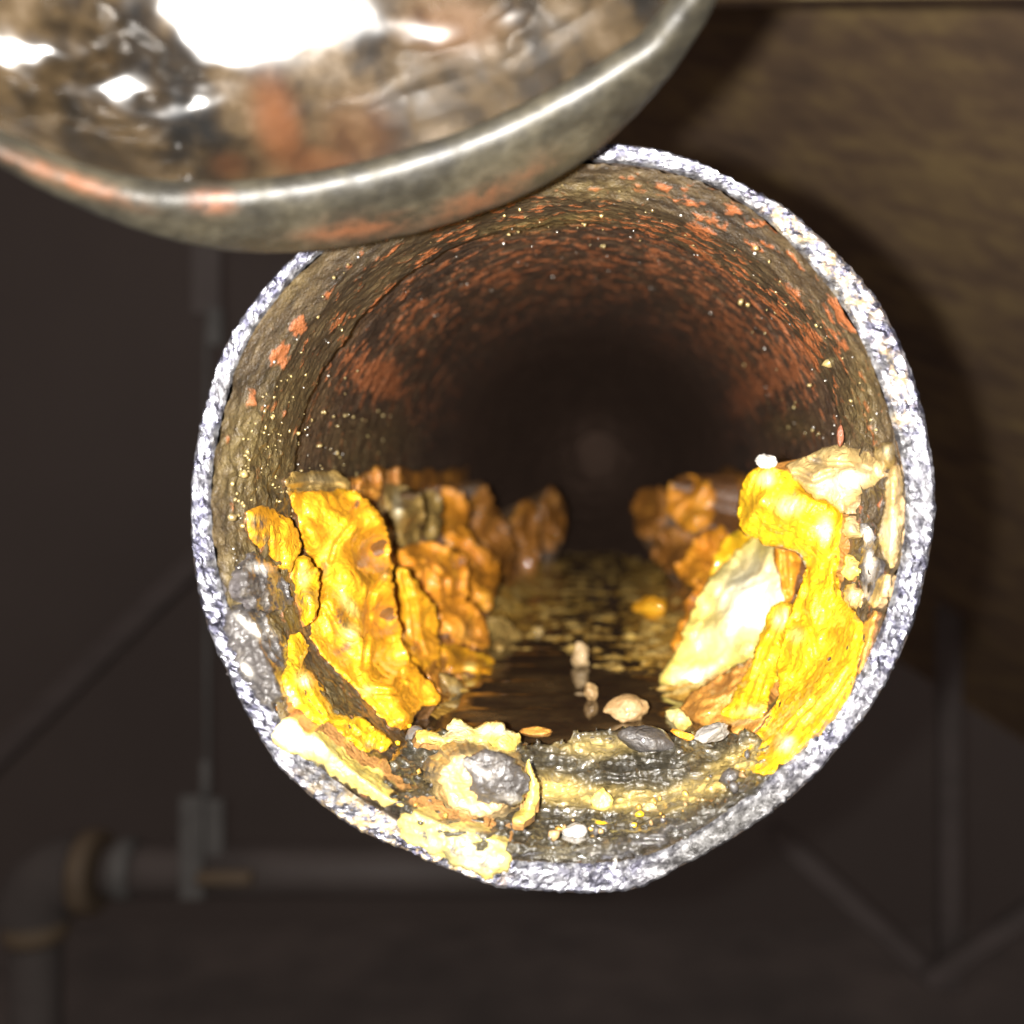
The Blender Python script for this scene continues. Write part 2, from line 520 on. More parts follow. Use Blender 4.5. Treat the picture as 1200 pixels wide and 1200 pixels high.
OLIVE = [(300, 540, 45, 60, 0, .8), (340, 330, 30, 20, -45, .3), (640, 262, 70, 8, -8, .9), (700, 222, 60, 12, 0, .5), (430, 520, 60, 30, 0, .5), (460, 560, 90, 25, 10, .5),
         (350, 470, 40, 40, 0, .35), (1010, 470, 20, 50, 0, .5), (930, 500, 30, 16, 0, .5), (300, 700, 50, 90, 10, .8), (360, 840, 60, 50, 0, .8), (420, 540, 40, 20, 0, .6)]
def bore_sheet(name, ds, radius, mat, nth, amp, streak_amp, lumps=(), parent=pipe, bend=None):
    th = np.linspace(-PI, PI, nth, endpoint=False)
    rows, strk = [], []
    for d in ds:
        y = d - DRIM
        r0 = radius(y, th)
        P = np.stack([r0 * np.cos(th), 0 * th + y, r0 * np.sin(th)], 1)
        st = perlin(np.stack([th * 7, 0 * th + y / 1.3, np.cos(th)], 1)) * .6 + perlin(np.stack([th * 22, 0 * th + y / .7, np.cos(th) + 4], 1)) * .4
        dd = amp * (.55 * perlin(P / 7) + .35 * perlin(P / 2.6) + .2 * perlin(P / 1.1)) + streak_amp * st
        if lumps:
            zl = blob(to_px(P), lumps)
            dd = dd - zl * (1.5 * np.maximum(0, perlin(P / 4.2 + 2)) + 1.1 * np.maximum(0, perlin(P / 2.0 + 5)) + .5 * np.maximum(0, perlin(P / .95 + 8)))
        P[:, 0] += dd * np.cos(th); P[:, 2] += dd * np.sin(th)
        rows.append(P); strk.append(.5 + .5 * st)
    if bend:
        y0, R0, n = bend
        base = rows[-1].copy()
        for k in range(1, n):
            a = PI / 2 * k / (n - 1)
            P = base * (math.cos(a) if k < n - 1 else .004)
            P[:, 1] = y0 + R0 * math.sin(a) + 2 * perlin(P / 9 + 3)
            if a > 1.29:      # added taper and throat, shaped so the far end dims smoothly
                k_ = (a - 1.29) / (PI / 2 - 1.29)
                P = base * math.cos(1.29); P[:, 1] = y0 + R0 * math.sin(1.29) + 26 * k_; P[:, 2] += 36 * k_ ** 1.5
            rows.append(P); strk.append(strk[-1])
    V = np.concatenate(rows)
    pp = to_px(V)
    thv = np.arctan2(V[:, 2], V[:, 0])
    rb_ = blob(pp, RUST) * .42 + .34 * fbm(V / np.array([4.5, 3.0, 4.5]) + 2, 4, .65) + .12 * perlin(V / .9) + .12 * perlin(np.stack([thv * 8, V[:, 1] / 1.4, np.cos(thv)], 1))
    scab = sstep(.12, .50, rb_)
    ra_ = np.maximum(np.hypot(V[:, 0], V[:, 2]), 1)
    V[:, 0] -= scab * .35 * V[:, 0] / ra_; V[:, 2] -= scab * .35 * V[:, 2] / ra_
    rot = {'rust': scab, 'streak': np.concatenate(strk), 'tone': blob(pp, OLIVE)}
    rot['wet'] = 1 - sstep(110, 300, V[:, 1])  # falls with depth; drives the painted haze and the loss of gloss
    return mesh_obj(name, V, grid_faces(len(rows), nth, flip=False), mat, parent, attrs=rot)

def lin_r(y, th):
    k = np.clip(y / 9, 0, 1)
    r = (r_in(th) + .1) * (1 - k) + 49.3 * k
    e = 33.5 + 1.6 * perlin(np.stack([np.cos(th) * 5, np.sin(th) * 5, 0 * th], 1))
    return np.where(y > e, 51.6, r)
ds = 1 / np.linspace(1 / (DRIM + .35), 1 / (DRIM + 37), 110)
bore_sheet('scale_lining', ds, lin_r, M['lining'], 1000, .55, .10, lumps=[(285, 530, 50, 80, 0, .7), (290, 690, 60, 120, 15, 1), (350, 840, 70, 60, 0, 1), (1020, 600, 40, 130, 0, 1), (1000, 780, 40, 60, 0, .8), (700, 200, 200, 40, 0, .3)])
ds = 1 / np.linspace(1 / (DRIM + 30), 1 / (DRIM + 200), 230)
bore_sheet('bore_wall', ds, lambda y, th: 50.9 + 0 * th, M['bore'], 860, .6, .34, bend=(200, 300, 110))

# ----------------------------------------------------------------- scale patches grown on the bore
def conv(pts, z):
    s, ox, oy = z
    return [(ox + u / s, oy + v / s) for u, v in pts]
ZL, ZR, ZB, ZA, Z1 = (2.6667, 210, 500), (2.6087, 650, 480), (2.4, 300, 780), (4.0, 560, 560), (1.0, 0, 0)

def patch(name, mat, outline, ctrl, z=Z1, mode='d', parent=None, step=2.3, cracks=(), bumps=(), tone=(), dark=(), edge=(2.2, 5.0),
          rough=(1.0, .5, .22), freq=(9, 3.4, 1.2), jitter=3.4, sk=None, terr=.3, wall=51.5, crackd=2.2, folds=None, base_tone=0.0, seed=0):
    if mode == 'd' and np.min([c[2] for c in ctrl]) > 275: edge, jitter, terr = (1.1, 4.0), 5.0, .8
    poly = chaikin(conv(outline, z))
    if name == 'scale_flake': poly = poly.mean(0) + (poly - poly.mean(0)) * np.array([1.13, 1.06])
    poly = resample(poly, step)
    s = seed * 7.7 + len(name)
    nz = lambda k, q: np.stack([perlin(np.stack([poly[:, 0] / k, poly[:, 1] / k, 0 * poly[:, 0] + s + q], 1)), perlin(np.stack([poly[:, 0] / k, poly[:, 1] / k, 0 * poly[:, 0] + s + q + 9], 1))], 1)
    poly = poly + jitter * nz(14.0, 0) + .55 * jitter * nz(5.0, 3)
    lo, hi = poly.min(0) - step, poly.max(0) + step
    gx, gy = np.meshgrid(np.arange(lo[0], hi[0], step), np.arange(lo[1], hi[1], step * .87))
    gx[1::2] += step / 2
    g = np.stack([gx.ravel(), gy.ravel()], 1)
    g = g + RNG.uniform(-.22, .22, g.shape) * step
    g = g[inside(g, poly)]
    g = g[seg_dist(g, poly) > step * .6]
    pts = np.concatenate([poly, g])
    n = len(poly)
    vo, eo, fo = delaunay_2d_cdt([Vector(p) for p in pts], [(i, (i + 1) % n) for i in range(n)], [], 1, 1e-4)[:3]
    p = np.array([(v.x, v.y) for v in vo])
    F = [tuple(f) for f in fo]
    e = seg_dist(p, poly)
    val = ctrl_field(p, conv3(ctrl, z))
    D = ray_dirs(p)
    d = wall_dist(p, wall - 1.0 - val) if mode == 'lift' else val
    d = np.minimum(d, np.maximum(wall_dist(p, min(48.2, wall - 1)), 174.9))
    P0 = CAM + D * d[:, None]
    dd = rough[0] * perlin(P0 / freq[0] + s) + rough[1] * perlin(P0 / freq[1] + s) + rough[2] * perlin(P0 / freq[2] + s) + .45 * rough[2] * perlin(P0 / (freq[2] * .45) + s)
    if folds:
        ang, wl, am = folds
        ca, sa = math.cos(math.radians(ang)), math.sin(math.radians(ang))
        u = p[:, 0] * ca + p[:, 1] * sa + 7 * perlin(np.stack([p[:, 0] / 40, p[:, 1] / 40, 0 * e + s], 1))
        v = -p[:, 0] * sa + p[:, 1] * ca
        dd += am * perlin(np.stack([u / wl, v / (wl * 6), 0 * e + s], 1)) + .5 * am * perlin(np.stack([u / (wl * .45), v / (wl * 3), 0 * e + s + 5], 1))
    dd *= sstep(0, 6, e) * .75 + .25
    if terr:
        tq = 3.2 * fbm(P0 / np.array([9, 9, 14.]) + s + 40, 3, .5) + (val - val.min()) * .12
        fl_ = np.floor(tq)
        dd += terr * (fl_ + sstep(.72, 1.0, tq - fl_))
    dd += edge[0] * np.exp(-(e / edge[1]) ** 1.3)
    for line in cracks:
        q = np.array(conv(line, z))
        q = q + 1.5 * np.stack([perlin(np.stack([q[:, 1] / 9, q[:, 0] / 9, 0 * q[:, 0]], 1))] * 2, 1)
        ds_ = seg_dist(p, q, closed=False)
        dd += crackd * np.exp(-(ds_ / 2.6) ** 2) - .35 * crackd * np.exp(-((ds_ - 6) / 5) ** 2)
    for b in conv5(bumps, z):
        x, y, rr, h = b
        q = np.hypot(p[:, 0] - x, p[:, 1] - y) / rr
        dd -= h * np.exp(-q * q)
    d = d + dd
    V = CAM + D * d[:, None]
    tn = np.clip(blob(p, conv6(tone, z)) + base_tone, 0, 1)
    dk = blob(p, conv6(dark, z))
    # sides: from the boundary out to the wall it grew on
    cnt = {}
    for f in F:
        for i in range(len(f)):
            a, b = f[i], f[(i + 1) % len(f)]
            cnt[(a, b)] = cnt.get((a, b), 0) + 1
    bd = [(a, b) for (a, b) in cnt if (b, a) not in cnt]
    bv = sorted({i for ab in bd for i in ab})
    idx = {v: i for i, v in enumerate(bv)}
    B = V[bv]
    rr = np.maximum(np.hypot(B[:, 0], B[:, 2]), 1e-3)
    out = np.stack([B[:, 0] / rr, 0 * rr, B[:, 2] / rr], 1)
    reach = np.maximum(wall + .4 - rr, 1.4)
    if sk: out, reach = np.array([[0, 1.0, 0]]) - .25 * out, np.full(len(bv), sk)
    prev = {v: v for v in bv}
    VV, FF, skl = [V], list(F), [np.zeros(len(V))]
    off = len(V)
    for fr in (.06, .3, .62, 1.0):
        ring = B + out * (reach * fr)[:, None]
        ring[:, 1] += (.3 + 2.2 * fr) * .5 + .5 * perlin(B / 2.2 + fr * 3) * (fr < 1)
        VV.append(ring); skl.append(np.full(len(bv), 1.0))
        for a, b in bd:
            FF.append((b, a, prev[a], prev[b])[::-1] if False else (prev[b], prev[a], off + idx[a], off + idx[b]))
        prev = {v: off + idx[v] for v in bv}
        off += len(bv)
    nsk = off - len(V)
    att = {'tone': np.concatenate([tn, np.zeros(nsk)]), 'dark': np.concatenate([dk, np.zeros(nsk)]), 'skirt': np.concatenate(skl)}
    return mesh_obj(name, np.concatenate(VV), FF, mat, parent, attrs=att)
def conv3(c, z): return [(z[1] + u / z[0], z[2] + v / z[0], k) for u, v, k in c]
def conv5(c, z): return [(z[1] + u / z[0], z[2] + v / z[0], r / z[0], h) for u, v, r, h in c]
def conv6(c, z): return [(z[1] + u / z[0], z[2] + v / z[0], a / z[0], b / z[0], r, s) for u, v, a, b, r, s in c]

def rock(name, mat, px, py, d, wpx, hpx, dep=None, parent=None, seed=0, amp=.22, cuts=5, rot=0, sub=4, tone=0.0, dark=0.0, attrs_fn=None):
    """a small stone or crumb shown at px, py, d mm ahead"""
    rg = np.random.default_rng(seed + 100)
    bm = bmesh.new()
    bmesh.ops.create_icosphere(bm, subdivisions=sub, radius=1)
    V = np.array([v.co[:] for v in bm.verts])
    F = [tuple(v.index for v in f.verts) for f in bm.faces]
    bm.free()
    for _ in range(cuts):
        nrm = rg.normal(size=3); nrm /= np.linalg.norm(nrm)
        h = rg.uniform(.38, .8)
        q = V @ nrm
        V = V - np.maximum(q - h, 0)[:, None] * nrm * .9
    V = V * (1 + amp * perlin(V * 1.3 + seed) + .5 * amp * perlin(V * 3.1 + seed) + .28 * amp * perlin(V * 8 + seed) + .16 * amp * perlin(V * 17 + seed))[:, None]
    k = d / FPX
    rx, rz = wpx / 2 * k, hpx / 2 * k
    ry = dep if dep else (rx + rz) / 2
    V = V * np.array([rx, ry, rz])
    c, s = math.cos(math.radians(rot)), math.sin(math.radians(rot))
    V = np.stack([V[:, 0] * c + V[:, 2] * s, V[:, 1], -V[:, 0] * s + V[:, 2] * c], 1)
    V = V + at(px, py, d)
    n = len(V)
    return mesh_obj(name, V, F, mat, parent, attrs={'tone': np.full(n, tone), 'dark': np.full(n, dark), 'skirt': np.zeros(n)})

LEFT = 'rust scale flakes on the left of the pipe'
for pts_, sd_ in [([(400, 565), (440, 545), (500, 552), (560, 548), (665, 548), (690, 620), (625, 690), (606, 760), (570, 805), (490, 835), (440, 760), (440, 660), (405, 600)], 80),
                  ([(742, 560), (800, 552), (870, 548), (905, 600), (870, 680), (800, 770), (765, 730), (752, 650)], 81)]:
    patch('crust_bed', M['bed'], pts_, [(450, 600, 1.2), (600, 600, 2.2), (560, 760, 2.0), (480, 800, 1.5), (800, 620, 2.2), (780, 720, 2.0), (870, 600, 1.5)], mode='lift', parent=pipe, seed=sd_, rough=(3.5, 2.5, 1), freq=(12, 4, 1.6), jitter=6, step=2.4, folds=(4, 15, 9.0), edge=(4, 8))
# ---- left side, nearest first
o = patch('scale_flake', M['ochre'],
          [(365, 215), (440, 225), (560, 215), (600, 255), (640, 310), (660, 450), (665, 560), (690, 690), (740, 760), (792, 810), (785, 845), (735, 860), (690, 935),
           (640, 905), (580, 835), (520, 770), (470, 720), (425, 650), (450, 560), (455, 470), (410, 380), (388, 270)],
          [(370, 225, 214), (550, 225, 236), (400, 330, 211), (480, 300, 218), (620, 400, 244), (520, 480, 216), (640, 600, 241), (470, 560, 207), (440, 650, 205), (560, 680, 213),
           (680, 720, 236), (560, 800, 208), (780, 820, 226), (680, 920, 205), (640, 840, 208)], ZL,
          cracks=[[(555, 235), (535, 310), (490, 370), (475, 420)], [(640, 470), (600, 520), (590, 640), (580, 750)], [(700, 770), (680, 830), (610, 830)], [(455, 560), (500, 640), (540, 660)]],
          bumps=[(530, 450, 60, 3), (620, 560, 50, 2), (590, 830, 30, 1.5), (660, 830, 25, 1.5)], tone=[(530, 560, 40, 16, 50, 1), (535, 640, 26, 22, 0, .9), (590, 825, 18, 14, 0, .9)],
          dark=[(505, 600, 18, 34, -30, .9), (520, 690, 30, 14, -30, .8), (455, 430, 10, 40, 0, .7), (640, 455, 14, 24, 0, .6)], rough=(1.5, .8, .3))
tag(o, 'largest orange scale flake, a tall cracked slab peeling off the left wall', 'rust flake', LEFT)
o = patch('scale_flake', M['ochre'], [(665, 450), (705, 440), (770, 530), (800, 590), (806, 700), (800, 800), (778, 812), (720, 750), (670, 660), (640, 560)],
          [(670, 470, 252), (720, 520, 257), (790, 620, 268), (650, 560, 262), (740, 700, 256), (795, 790, 252), (700, 690, 258)], ZL, seed=2,
          cracks=[[(700, 460), (730, 560), (740, 660), (770, 760)]], bumps=[(740, 620, 50, 2)], rough=(1.6, .9, .35))
tag(o, 'narrow amber scale flake tucked behind the right edge of the largest flake', 'rust flake', LEFT)
o = patch('scale_flake', M['orange'], [(690, 385), (730, 362), (790, 360), (860, 385), (895, 440), (895, 510), (840, 560), (800, 575), (770, 530), (720, 450), (690, 440)],
          [(690, 400, 285), (780, 370, 306), (880, 420, 318), (890, 500, 306), (800, 560, 286), (730, 440, 280), (810, 460, 292)], ZL, seed=3,
          cracks=[[(700, 425), (780, 425), (835, 480), (838, 550)], [(880, 400), (885, 470), (880, 510)]], rough=(1.6, .8, .3))
tag(o, 'rounded fan-shaped orange scale flake to the right of the largest flake', 'rust flake', LEFT)
o = patch('scale_flake', M['orange'], [(800, 575), (850, 550), (890, 515), (945, 590), (962, 670), (942, 695), (860, 668), (805, 625), (790, 600)],
          [(800, 590, 284), (880, 530, 300), (950, 640, 306), (860, 640, 284), (930, 690, 292)], ZL, seed=4, dark=[], tone=[(900, 650, 40, 30, 20, .25)], rough=(1.5, .8, .3))
tag(o, 'orange flake with a drooping tip below the fan-shaped flake', 'rust flake', LEFT)
o = patch('scale_flake', M['orange'], [(815, 205), (875, 195), (908, 260), (915, 350), (960, 380), (993, 430), (985, 500), (965, 575), (925, 545), (893, 500), (890, 430), (840, 360), (820, 300)],
          [(820, 220, 372), (900, 260, 378), (850, 340, 346), (920, 370, 352), (985, 440, 362), (900, 470, 326), (960, 560, 332)], ZL, seed=5,
          cracks=[[(850, 350), (920, 390), (960, 450)], [(930, 480), (965, 490)]], rough=(1.6, .8, .3))
tag(o, 'upright orange tongue of scale with a ragged foot, behind the fan-shaped flake', 'rust flake', LEFT)
o = patch('scale_flake', M['olive'], [(345, 150), (420, 140), (492, 140), (530, 185), (515, 215), (440, 207), (385, 198), (348, 222)],
          [(350, 170, 216), (500, 160, 236), (430, 200, 222), (520, 200, 236)], ZL, seed=6, cracks=[[(360, 195), (430, 185), (500, 195)]], tone=[(430, 165, 50, 15, 0, .25)], rough=(1.2, .6, .2))
tag(o, 'olive brown cap of scale on top of the largest orange flake', 'rust flake', LEFT)
o = patch('scale_flake', M['olive'], [(630, 215), (660, 188), (700, 182), (745, 205), (758, 250), (750, 340), (720, 362), (690, 372), (655, 330), (610, 260)],
          [(640, 240, 296), (700, 210, 306), (690, 290, 286), (745, 330, 312), (680, 360, 286)], ZL, seed=7, tone=[(682, 245, 14, 40, 0, .8)], rough=(1.2, .6, .2), bumps=[(685, 260, 40, 6)])  # tone paints the wet highlight as a pale streak
tag(o, 'wet olive brown pillar of scale with a painted highlight, left of the orange tongue', 'rust flake', LEFT)
o = patch('scale_flake', M['olive'], [(760, 215), (795, 200), (818, 240), (822, 320), (800, 352), (765, 345), (750, 290)],
          [(765, 240, 330), (800, 240, 344), (790, 330, 326)], ZL, seed=8, rough=(1.2, .6, .2), bumps=[(790, 280, 30, 4)])
tag(o, 'narrow brown pillar of scale between the wet pillar and the orange tongue', 'rust flake', LEFT)
o = patch('scale_flake', M['dim'], [(920, 285), (965, 265), (1010, 300), (1045, 360), (1050, 430), (1020, 470), (990, 430), (960, 380), (930, 340)],
          [(930, 300, 398), (1000, 320, 412), (1040, 420, 420), (990, 420, 392)], ZL, seed=9, rough=(1.6, .8, .3))
tag(o, 'dim rounded orange flake deep in the pipe right of the orange tongue', 'rust flake', LEFT)
o = patch('scale_flake', M['dim'], [(905, 190), (960, 175), (985, 260), (1040, 330), (1000, 300), (930, 285)], [(920, 200, 430), (1000, 300, 436), (940, 260, 420)], ZL, seed=10, rough=(1.5, .8, .3))
tag(o, 'dark orange strip of scale rising above the dim rounded flake', 'rust flake', LEFT)
for (pts, c, sd, lab) in [
    ([(1045, 260), (1085, 230), (1120, 270), (1130, 370), (1110, 450), (1070, 470), (1050, 400)], [(1060, 300, 450), (1110, 300, 468), (1080, 440, 452)], 11, 'faint rust lump in the dark, farthest but one along the left wall'),
    ([(1130, 230), (1170, 190), (1205, 240), (1200, 340), (1160, 400), (1135, 350)], [(1140, 270, 500), (1190, 280, 520), (1160, 380, 500)], 12, 'faint rust lump in the dark, farthest along the left wall')]:
    o = patch('scale_flake', M['dim'], pts, c, ZL, seed=sd, rough=(2.5, 1.2, .4), freq=(14, 5, 2))
    tag(o, lab, 'rust flake', LEFT)
# lower left shelves
o = patch('scale_shelf', M['ochre'], [(800, 690), (830, 672), (900, 690), (985, 722), (990, 745), (940, 770), (870, 770), (810, 760)],
          [(810, 700, 270), (900, 700, 282), (980, 735, 282), (850, 760, 256), (930, 765, 262)], ZL, seed=13, tone=[(908, 748, 16, 14, 0, 1)], rough=(1.2, .6, .25), bumps=[(905, 750, 20, 2)])  # tone paints the glint as a pale spot
tag(o, 'amber shelf of scale with a bright painted glint below the drooping flake', 'rust flake', LEFT)
o = patch('scale_shelf', M['olive'], [(965, 600), (1000, 590), (1050, 620), (1082, 670), (1080, 705), (1020, 720), (985, 700), (970, 650)],
          [(975, 620, 312), (1050, 640, 322), (1075, 690, 312), (1000, 700, 298)], ZL, seed=14, rough=(1.3, .7, .3), bumps=[(1020, 650, 40, 5)])
tag(o, 'olive brown lump of scale at the water right of the drooping flake', 'rust flake', LEFT)
o = patch('scale_shelf', M['ochre'], [(930, 770), (985, 742), (1050, 758), (1085, 775), (1070, 798), (1000, 808), (940, 805)],
          [(940, 780, 268), (1010, 755, 284), (1075, 785, 278), (980, 803, 256)], ZL, seed=15, rough=(1.0, .6, .25))
tag(o, 'tongue of amber scale reaching into the water below the olive lump', 'rust flake', LEFT)
o = patch('scale_shelf', M['olive'], [(800, 775), (850, 765), (905, 825), (910, 850), (850, 858), (808, 850)], [(810, 790, 246), (890, 830, 254), (850, 855, 240)], ZL, seed=16, rough=(1.2, .7, .3), tone=[(870, 825, 25, 12, 20, .4)])
tag(o, 'brown lump of scale beside the foot of the largest flake', 'rust flake', LEFT)
o = patch('scale_shelf', M['olive'], [(800, 870), (880, 850), (985, 865), (992, 900), (930, 915), (830, 905)], [(820, 880, 232), (900, 860, 246), (980, 890, 244), (880, 910, 228)], ZL, seed=17, rough=(1.4, .8, .3), tone=[(900, 880, 50, 12, 0, .4)])
tag(o, 'low brown crust above the pale nodule at the water edge', 'rust flake', LEFT)
# curled pieces and crust near the rim, left
o = patch('scale_curl', M['ochre'], [(207, 275), (225, 250), (255, 246), (320, 265), (370, 312), (386, 380), (355, 430), (345, 462), (318, 448), (285, 400), (262, 385), (225, 360), (212, 320)],
          [(215, 285, 198), (300, 270, 200), (375, 350, 205), (335, 450, 198), (280, 370, 196), (250, 320, 197)], ZL, seed=18, tone=[(240, 290, 14, 10, 0, .6)], dark=[(250, 300, 26, 22, 0, 1), (270, 350, 26, 14, 40, .8), (240, 350, 14, 12, 0, .8)],
          bumps=[(330, 340, 40, 2)], rough=(1.1, .7, .3))
tag(o, 'small curled ochre flake with dark pits near the left rim', 'rust flake', LEFT)
o = patch('scale_curl', M['yellow'], [(358, 415), (400, 400), (435, 445), (442, 520), (432, 600), (398, 632), (378, 600), (385, 560), (350, 500)],
          [(365, 430, 201), (430, 480, 206), (400, 540, 199), (400, 620, 199)], ZL, seed=19, dark=[(395, 535, 26, 20, 0, 1)], tone=[(390, 470, 16, 30, 0, .5)], rough=(1.0, .8, .3))
tag(o, 'small bright yellow flake with a dark pit, right below the curled flake', 'rust flake', LEFT)
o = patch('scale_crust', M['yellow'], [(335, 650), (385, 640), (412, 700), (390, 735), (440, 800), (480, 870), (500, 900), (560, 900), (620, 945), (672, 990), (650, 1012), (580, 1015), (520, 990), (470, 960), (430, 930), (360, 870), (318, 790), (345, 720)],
          [(345, 670, 192), (400, 700, 197), (330, 790, 189), (400, 800, 191), (460, 870, 193), (420, 910, 187), (560, 920, 194), (560, 1000, 187), (660, 1000, 193)], ZL, seed=20,
          cracks=[[(400, 735), (380, 780), (400, 850), (450, 900)], [(470, 930), (520, 930), (560, 960)], [(540, 900), (530, 960)], [(600, 940), (590, 1000)]],
          bumps=[(400, 790, 35, 2.5), (445, 860, 30, 2), (560, 960, 30, 1.5)], tone=[(395, 790, 26, 20, 40, .8), (350, 860, 20, 20, 0, .3)], dark=[(600, 1000, 30, 12, 20, .8), (520, 940, 16, 14, 0, .4)], rough=(1.4, 1.0, .45))
tag(o, 'lumpy yellow crust running down the lower left below the largest flake', 'rust crust')
o = patch('pale_crust', M['pale'], [(285, 965), (320, 925), (360, 908), (398, 955), (455, 955), (510, 1015), (560, 1050), (620, 1080), (700, 1150), (740, 1190), (690, 1200), (600, 1165), (520, 1120), (470, 1090), (430, 1050), (360, 1030), (310, 1000)],
          [(300, 965, 178.5), (360, 930, 181), (420, 990, 179), (480, 1030, 180), (560, 1100, 179), (700, 1170, 180), (600, 1150, 178), (620, 1090, 182)], ZL, seed=21,
          dark=[(420, 1060, 40, 20, 30, .9), (400, 960, 20, 10, 0, .6), (560, 1090, 240, 60, 33, .55)], tone=[(340, 960, 60, 30, 30, .9), (420, 1000, 40, 20, 30, .6)], rough=(.6, .5, .3), edge=(.9, 4), jitter=5, sk=2.5)
tag(o, 'pale yellow crust smeared across the lower left of the sawn rim', 'rust crust')
o = patch('pale_crust', M['pale'], [(400, 410), (470, 400), (540, 430), (620, 450), (700, 470), (730, 520), (720, 570), (680, 600), (650, 600), (590, 572), (520, 545), (450, 510), (395, 470)],
          [(430, 450, 181), (560, 470, 183), (690, 510, 183), (660, 600, 177.5), (500, 540, 178.5)], ZB, seed=22, dark=[(560, 520, 40, 20, 20, 1), (480, 480, 40, 20, 30, 1), (640, 560, 24, 20, 0, .9), (570, 500, 240, 80, 18, .75)],
          tone=[(620, 540, 50, 30, 0, .6)], rough=(.7, .6, .35), jitter=6, edge=(.8, 4), sk=2.5)
tag(o, 'mottled pale crust on the bottom rim beneath the round nodule', 'rust crust')
# black glassy patches between crust and rim on the left
o = patch('mineral_patch', M['mineral'], [(205, 420), (255, 395), (320, 445), (350, 520), (345, 570), (300, 580), (230, 570), (190, 540), (185, 470)],
          [(210, 450, 192), (300, 450, 196), (340, 540, 196), (220, 550, 188)], ZL, seed=23, tone=[(250, 440, 34, 14, 10, .9), (170, 545, 14, 10, 0, .9)], rough=(1.7, 1.5, .7), freq=(7, 2.6, 1.0), jitter=6, bumps=[(260, 480, 40, 2)])
tag(o, 'glassy dark grey mineral patch below the curled flake near the left rim', 'mineral crust')
o = patch('mineral_patch', M['mineral'], [(140, 570), (200, 560), (270, 590), (330, 640), (340, 720), (318, 790), (340, 860), (290, 900), (220, 850), (175, 760), (140, 660)],
          [(150, 600, 182), (280, 610, 190), (320, 720, 189), (200, 740, 182.5), (280, 850, 185), (320, 880, 188)], ZL, seed=24, tone=[(200, 610, 30, 8, 45, .9), (240, 640, 30, 10, 60, .9), (210, 760, 26, 10, 50, .9), (300, 640, 30, 16, 0, .4)],
          rough=(1.6, 1.6, .8), freq=(7, 2.4, 1.0), jitter=7)
tag(o, 'knobbly black mineral crust along the left rim beside the yellow crust', 'mineral crust')

# ---- right side
RIGHT = 'rust scale flakes on the right of the pipe'
drip = thing('scale_drip', (42, 20, -30), 'bright yellow dripping growth with a round knob hanging on the right wall', 'rust growth')
o = patch('column', M['yellow'],
          [(558, 300), (562, 240), (585, 200), (640, 172), (700, 190), (745, 238), (800, 262), (850, 285), (880, 320), (866, 380), (866, 480), (872, 570), (905, 605), (940, 650), (950, 700), (925, 800), (915, 860), (880, 935),
           (790, 1010), (685, 1110), (600, 1145), (560, 1055), (610, 995), (690, 880), (680, 800), (690, 720), (720, 625), (755, 520), (770, 470), (750, 445), (700, 420), (640, 408), (585, 390), (560, 365)],
          [(600, 230, 216), (565, 300, 225), (640, 280, 206), (700, 330, 207), (600, 380, 219), (660, 400, 216), (760, 300, 203), (850, 300, 202), (820, 420, 204), (770, 470, 214), (862, 480, 203), (740, 620, 214), (800, 620, 203), (860, 580, 199),
           (700, 760, 211), (780, 760, 200), (900, 690, 188), (930, 760, 184), (700, 860, 206), (800, 880, 192), (900, 860, 184), (620, 1000, 199), (720, 980, 191), (820, 970, 184), (580, 1080, 196), (640, 1110, 184), (720, 1060, 184)], ZR,
          parent=drip, seed=25, folds=(20, 11, 1.2),
          cracks=[[(772, 480), (768, 560), (745, 640)], [(760, 620), (790, 690), (800, 750)], [(860, 500), (868, 570), (850, 600)], [(690, 900), (640, 980), (600, 1050)], [(840, 820), (780, 900), (700, 990)], [(900, 790), (840, 880), (760, 960)]], crackd=1.6,
          bumps=[(645, 215, 34, 2), (710, 300, 40, 3), (600, 300, 40, 2), (880, 650, 40, 2), (700, 1025, 34, 2)], tone=[(645, 212, 22, 20, 0, 1), (715, 295, 34, 26, 0, .9), (825, 365, 20, 34, 0, .8), (705, 1020, 26, 22, 0, 1), (740, 690, 20, 20, 0, .4)],
          rough=(1.3, .8, .3), step=2.2)
o = patch('scale_slab', M['cream'], [(700, 168), (735, 158), (780, 140), (820, 120), (870, 113), (930, 120), (965, 135), (1000, 180), (1005, 210), (945, 250), (900, 300), (880, 330), (850, 290), (795, 268), (745, 232)],
          [(710, 175, 212), (790, 150, 211), (870, 125, 206), (960, 145, 199), (1000, 200, 196), (900, 210, 197), (800, 240, 203), (880, 310, 198)], ZR, parent=drip, seed=26,
          cracks=[[(780, 150), (830, 165), (900, 165), (960, 185)], [(740, 195), (790, 215), (850, 195)]], tone=[(900, 215, 70, 28, -10, .8), (830, 225, 30, 20, 0, .5)], dark=[(800, 155, 18, 12, 0, .8), (770, 200, 18, 8, 0, .6)], rough=(1.4, .9, .4))
o['label'] = 'pale cream slab on top of the drip'
rock('mineral_bead', M['mineral'], 898, 541, 214, 26, 18, parent=drip, seed=3, tone=.8)
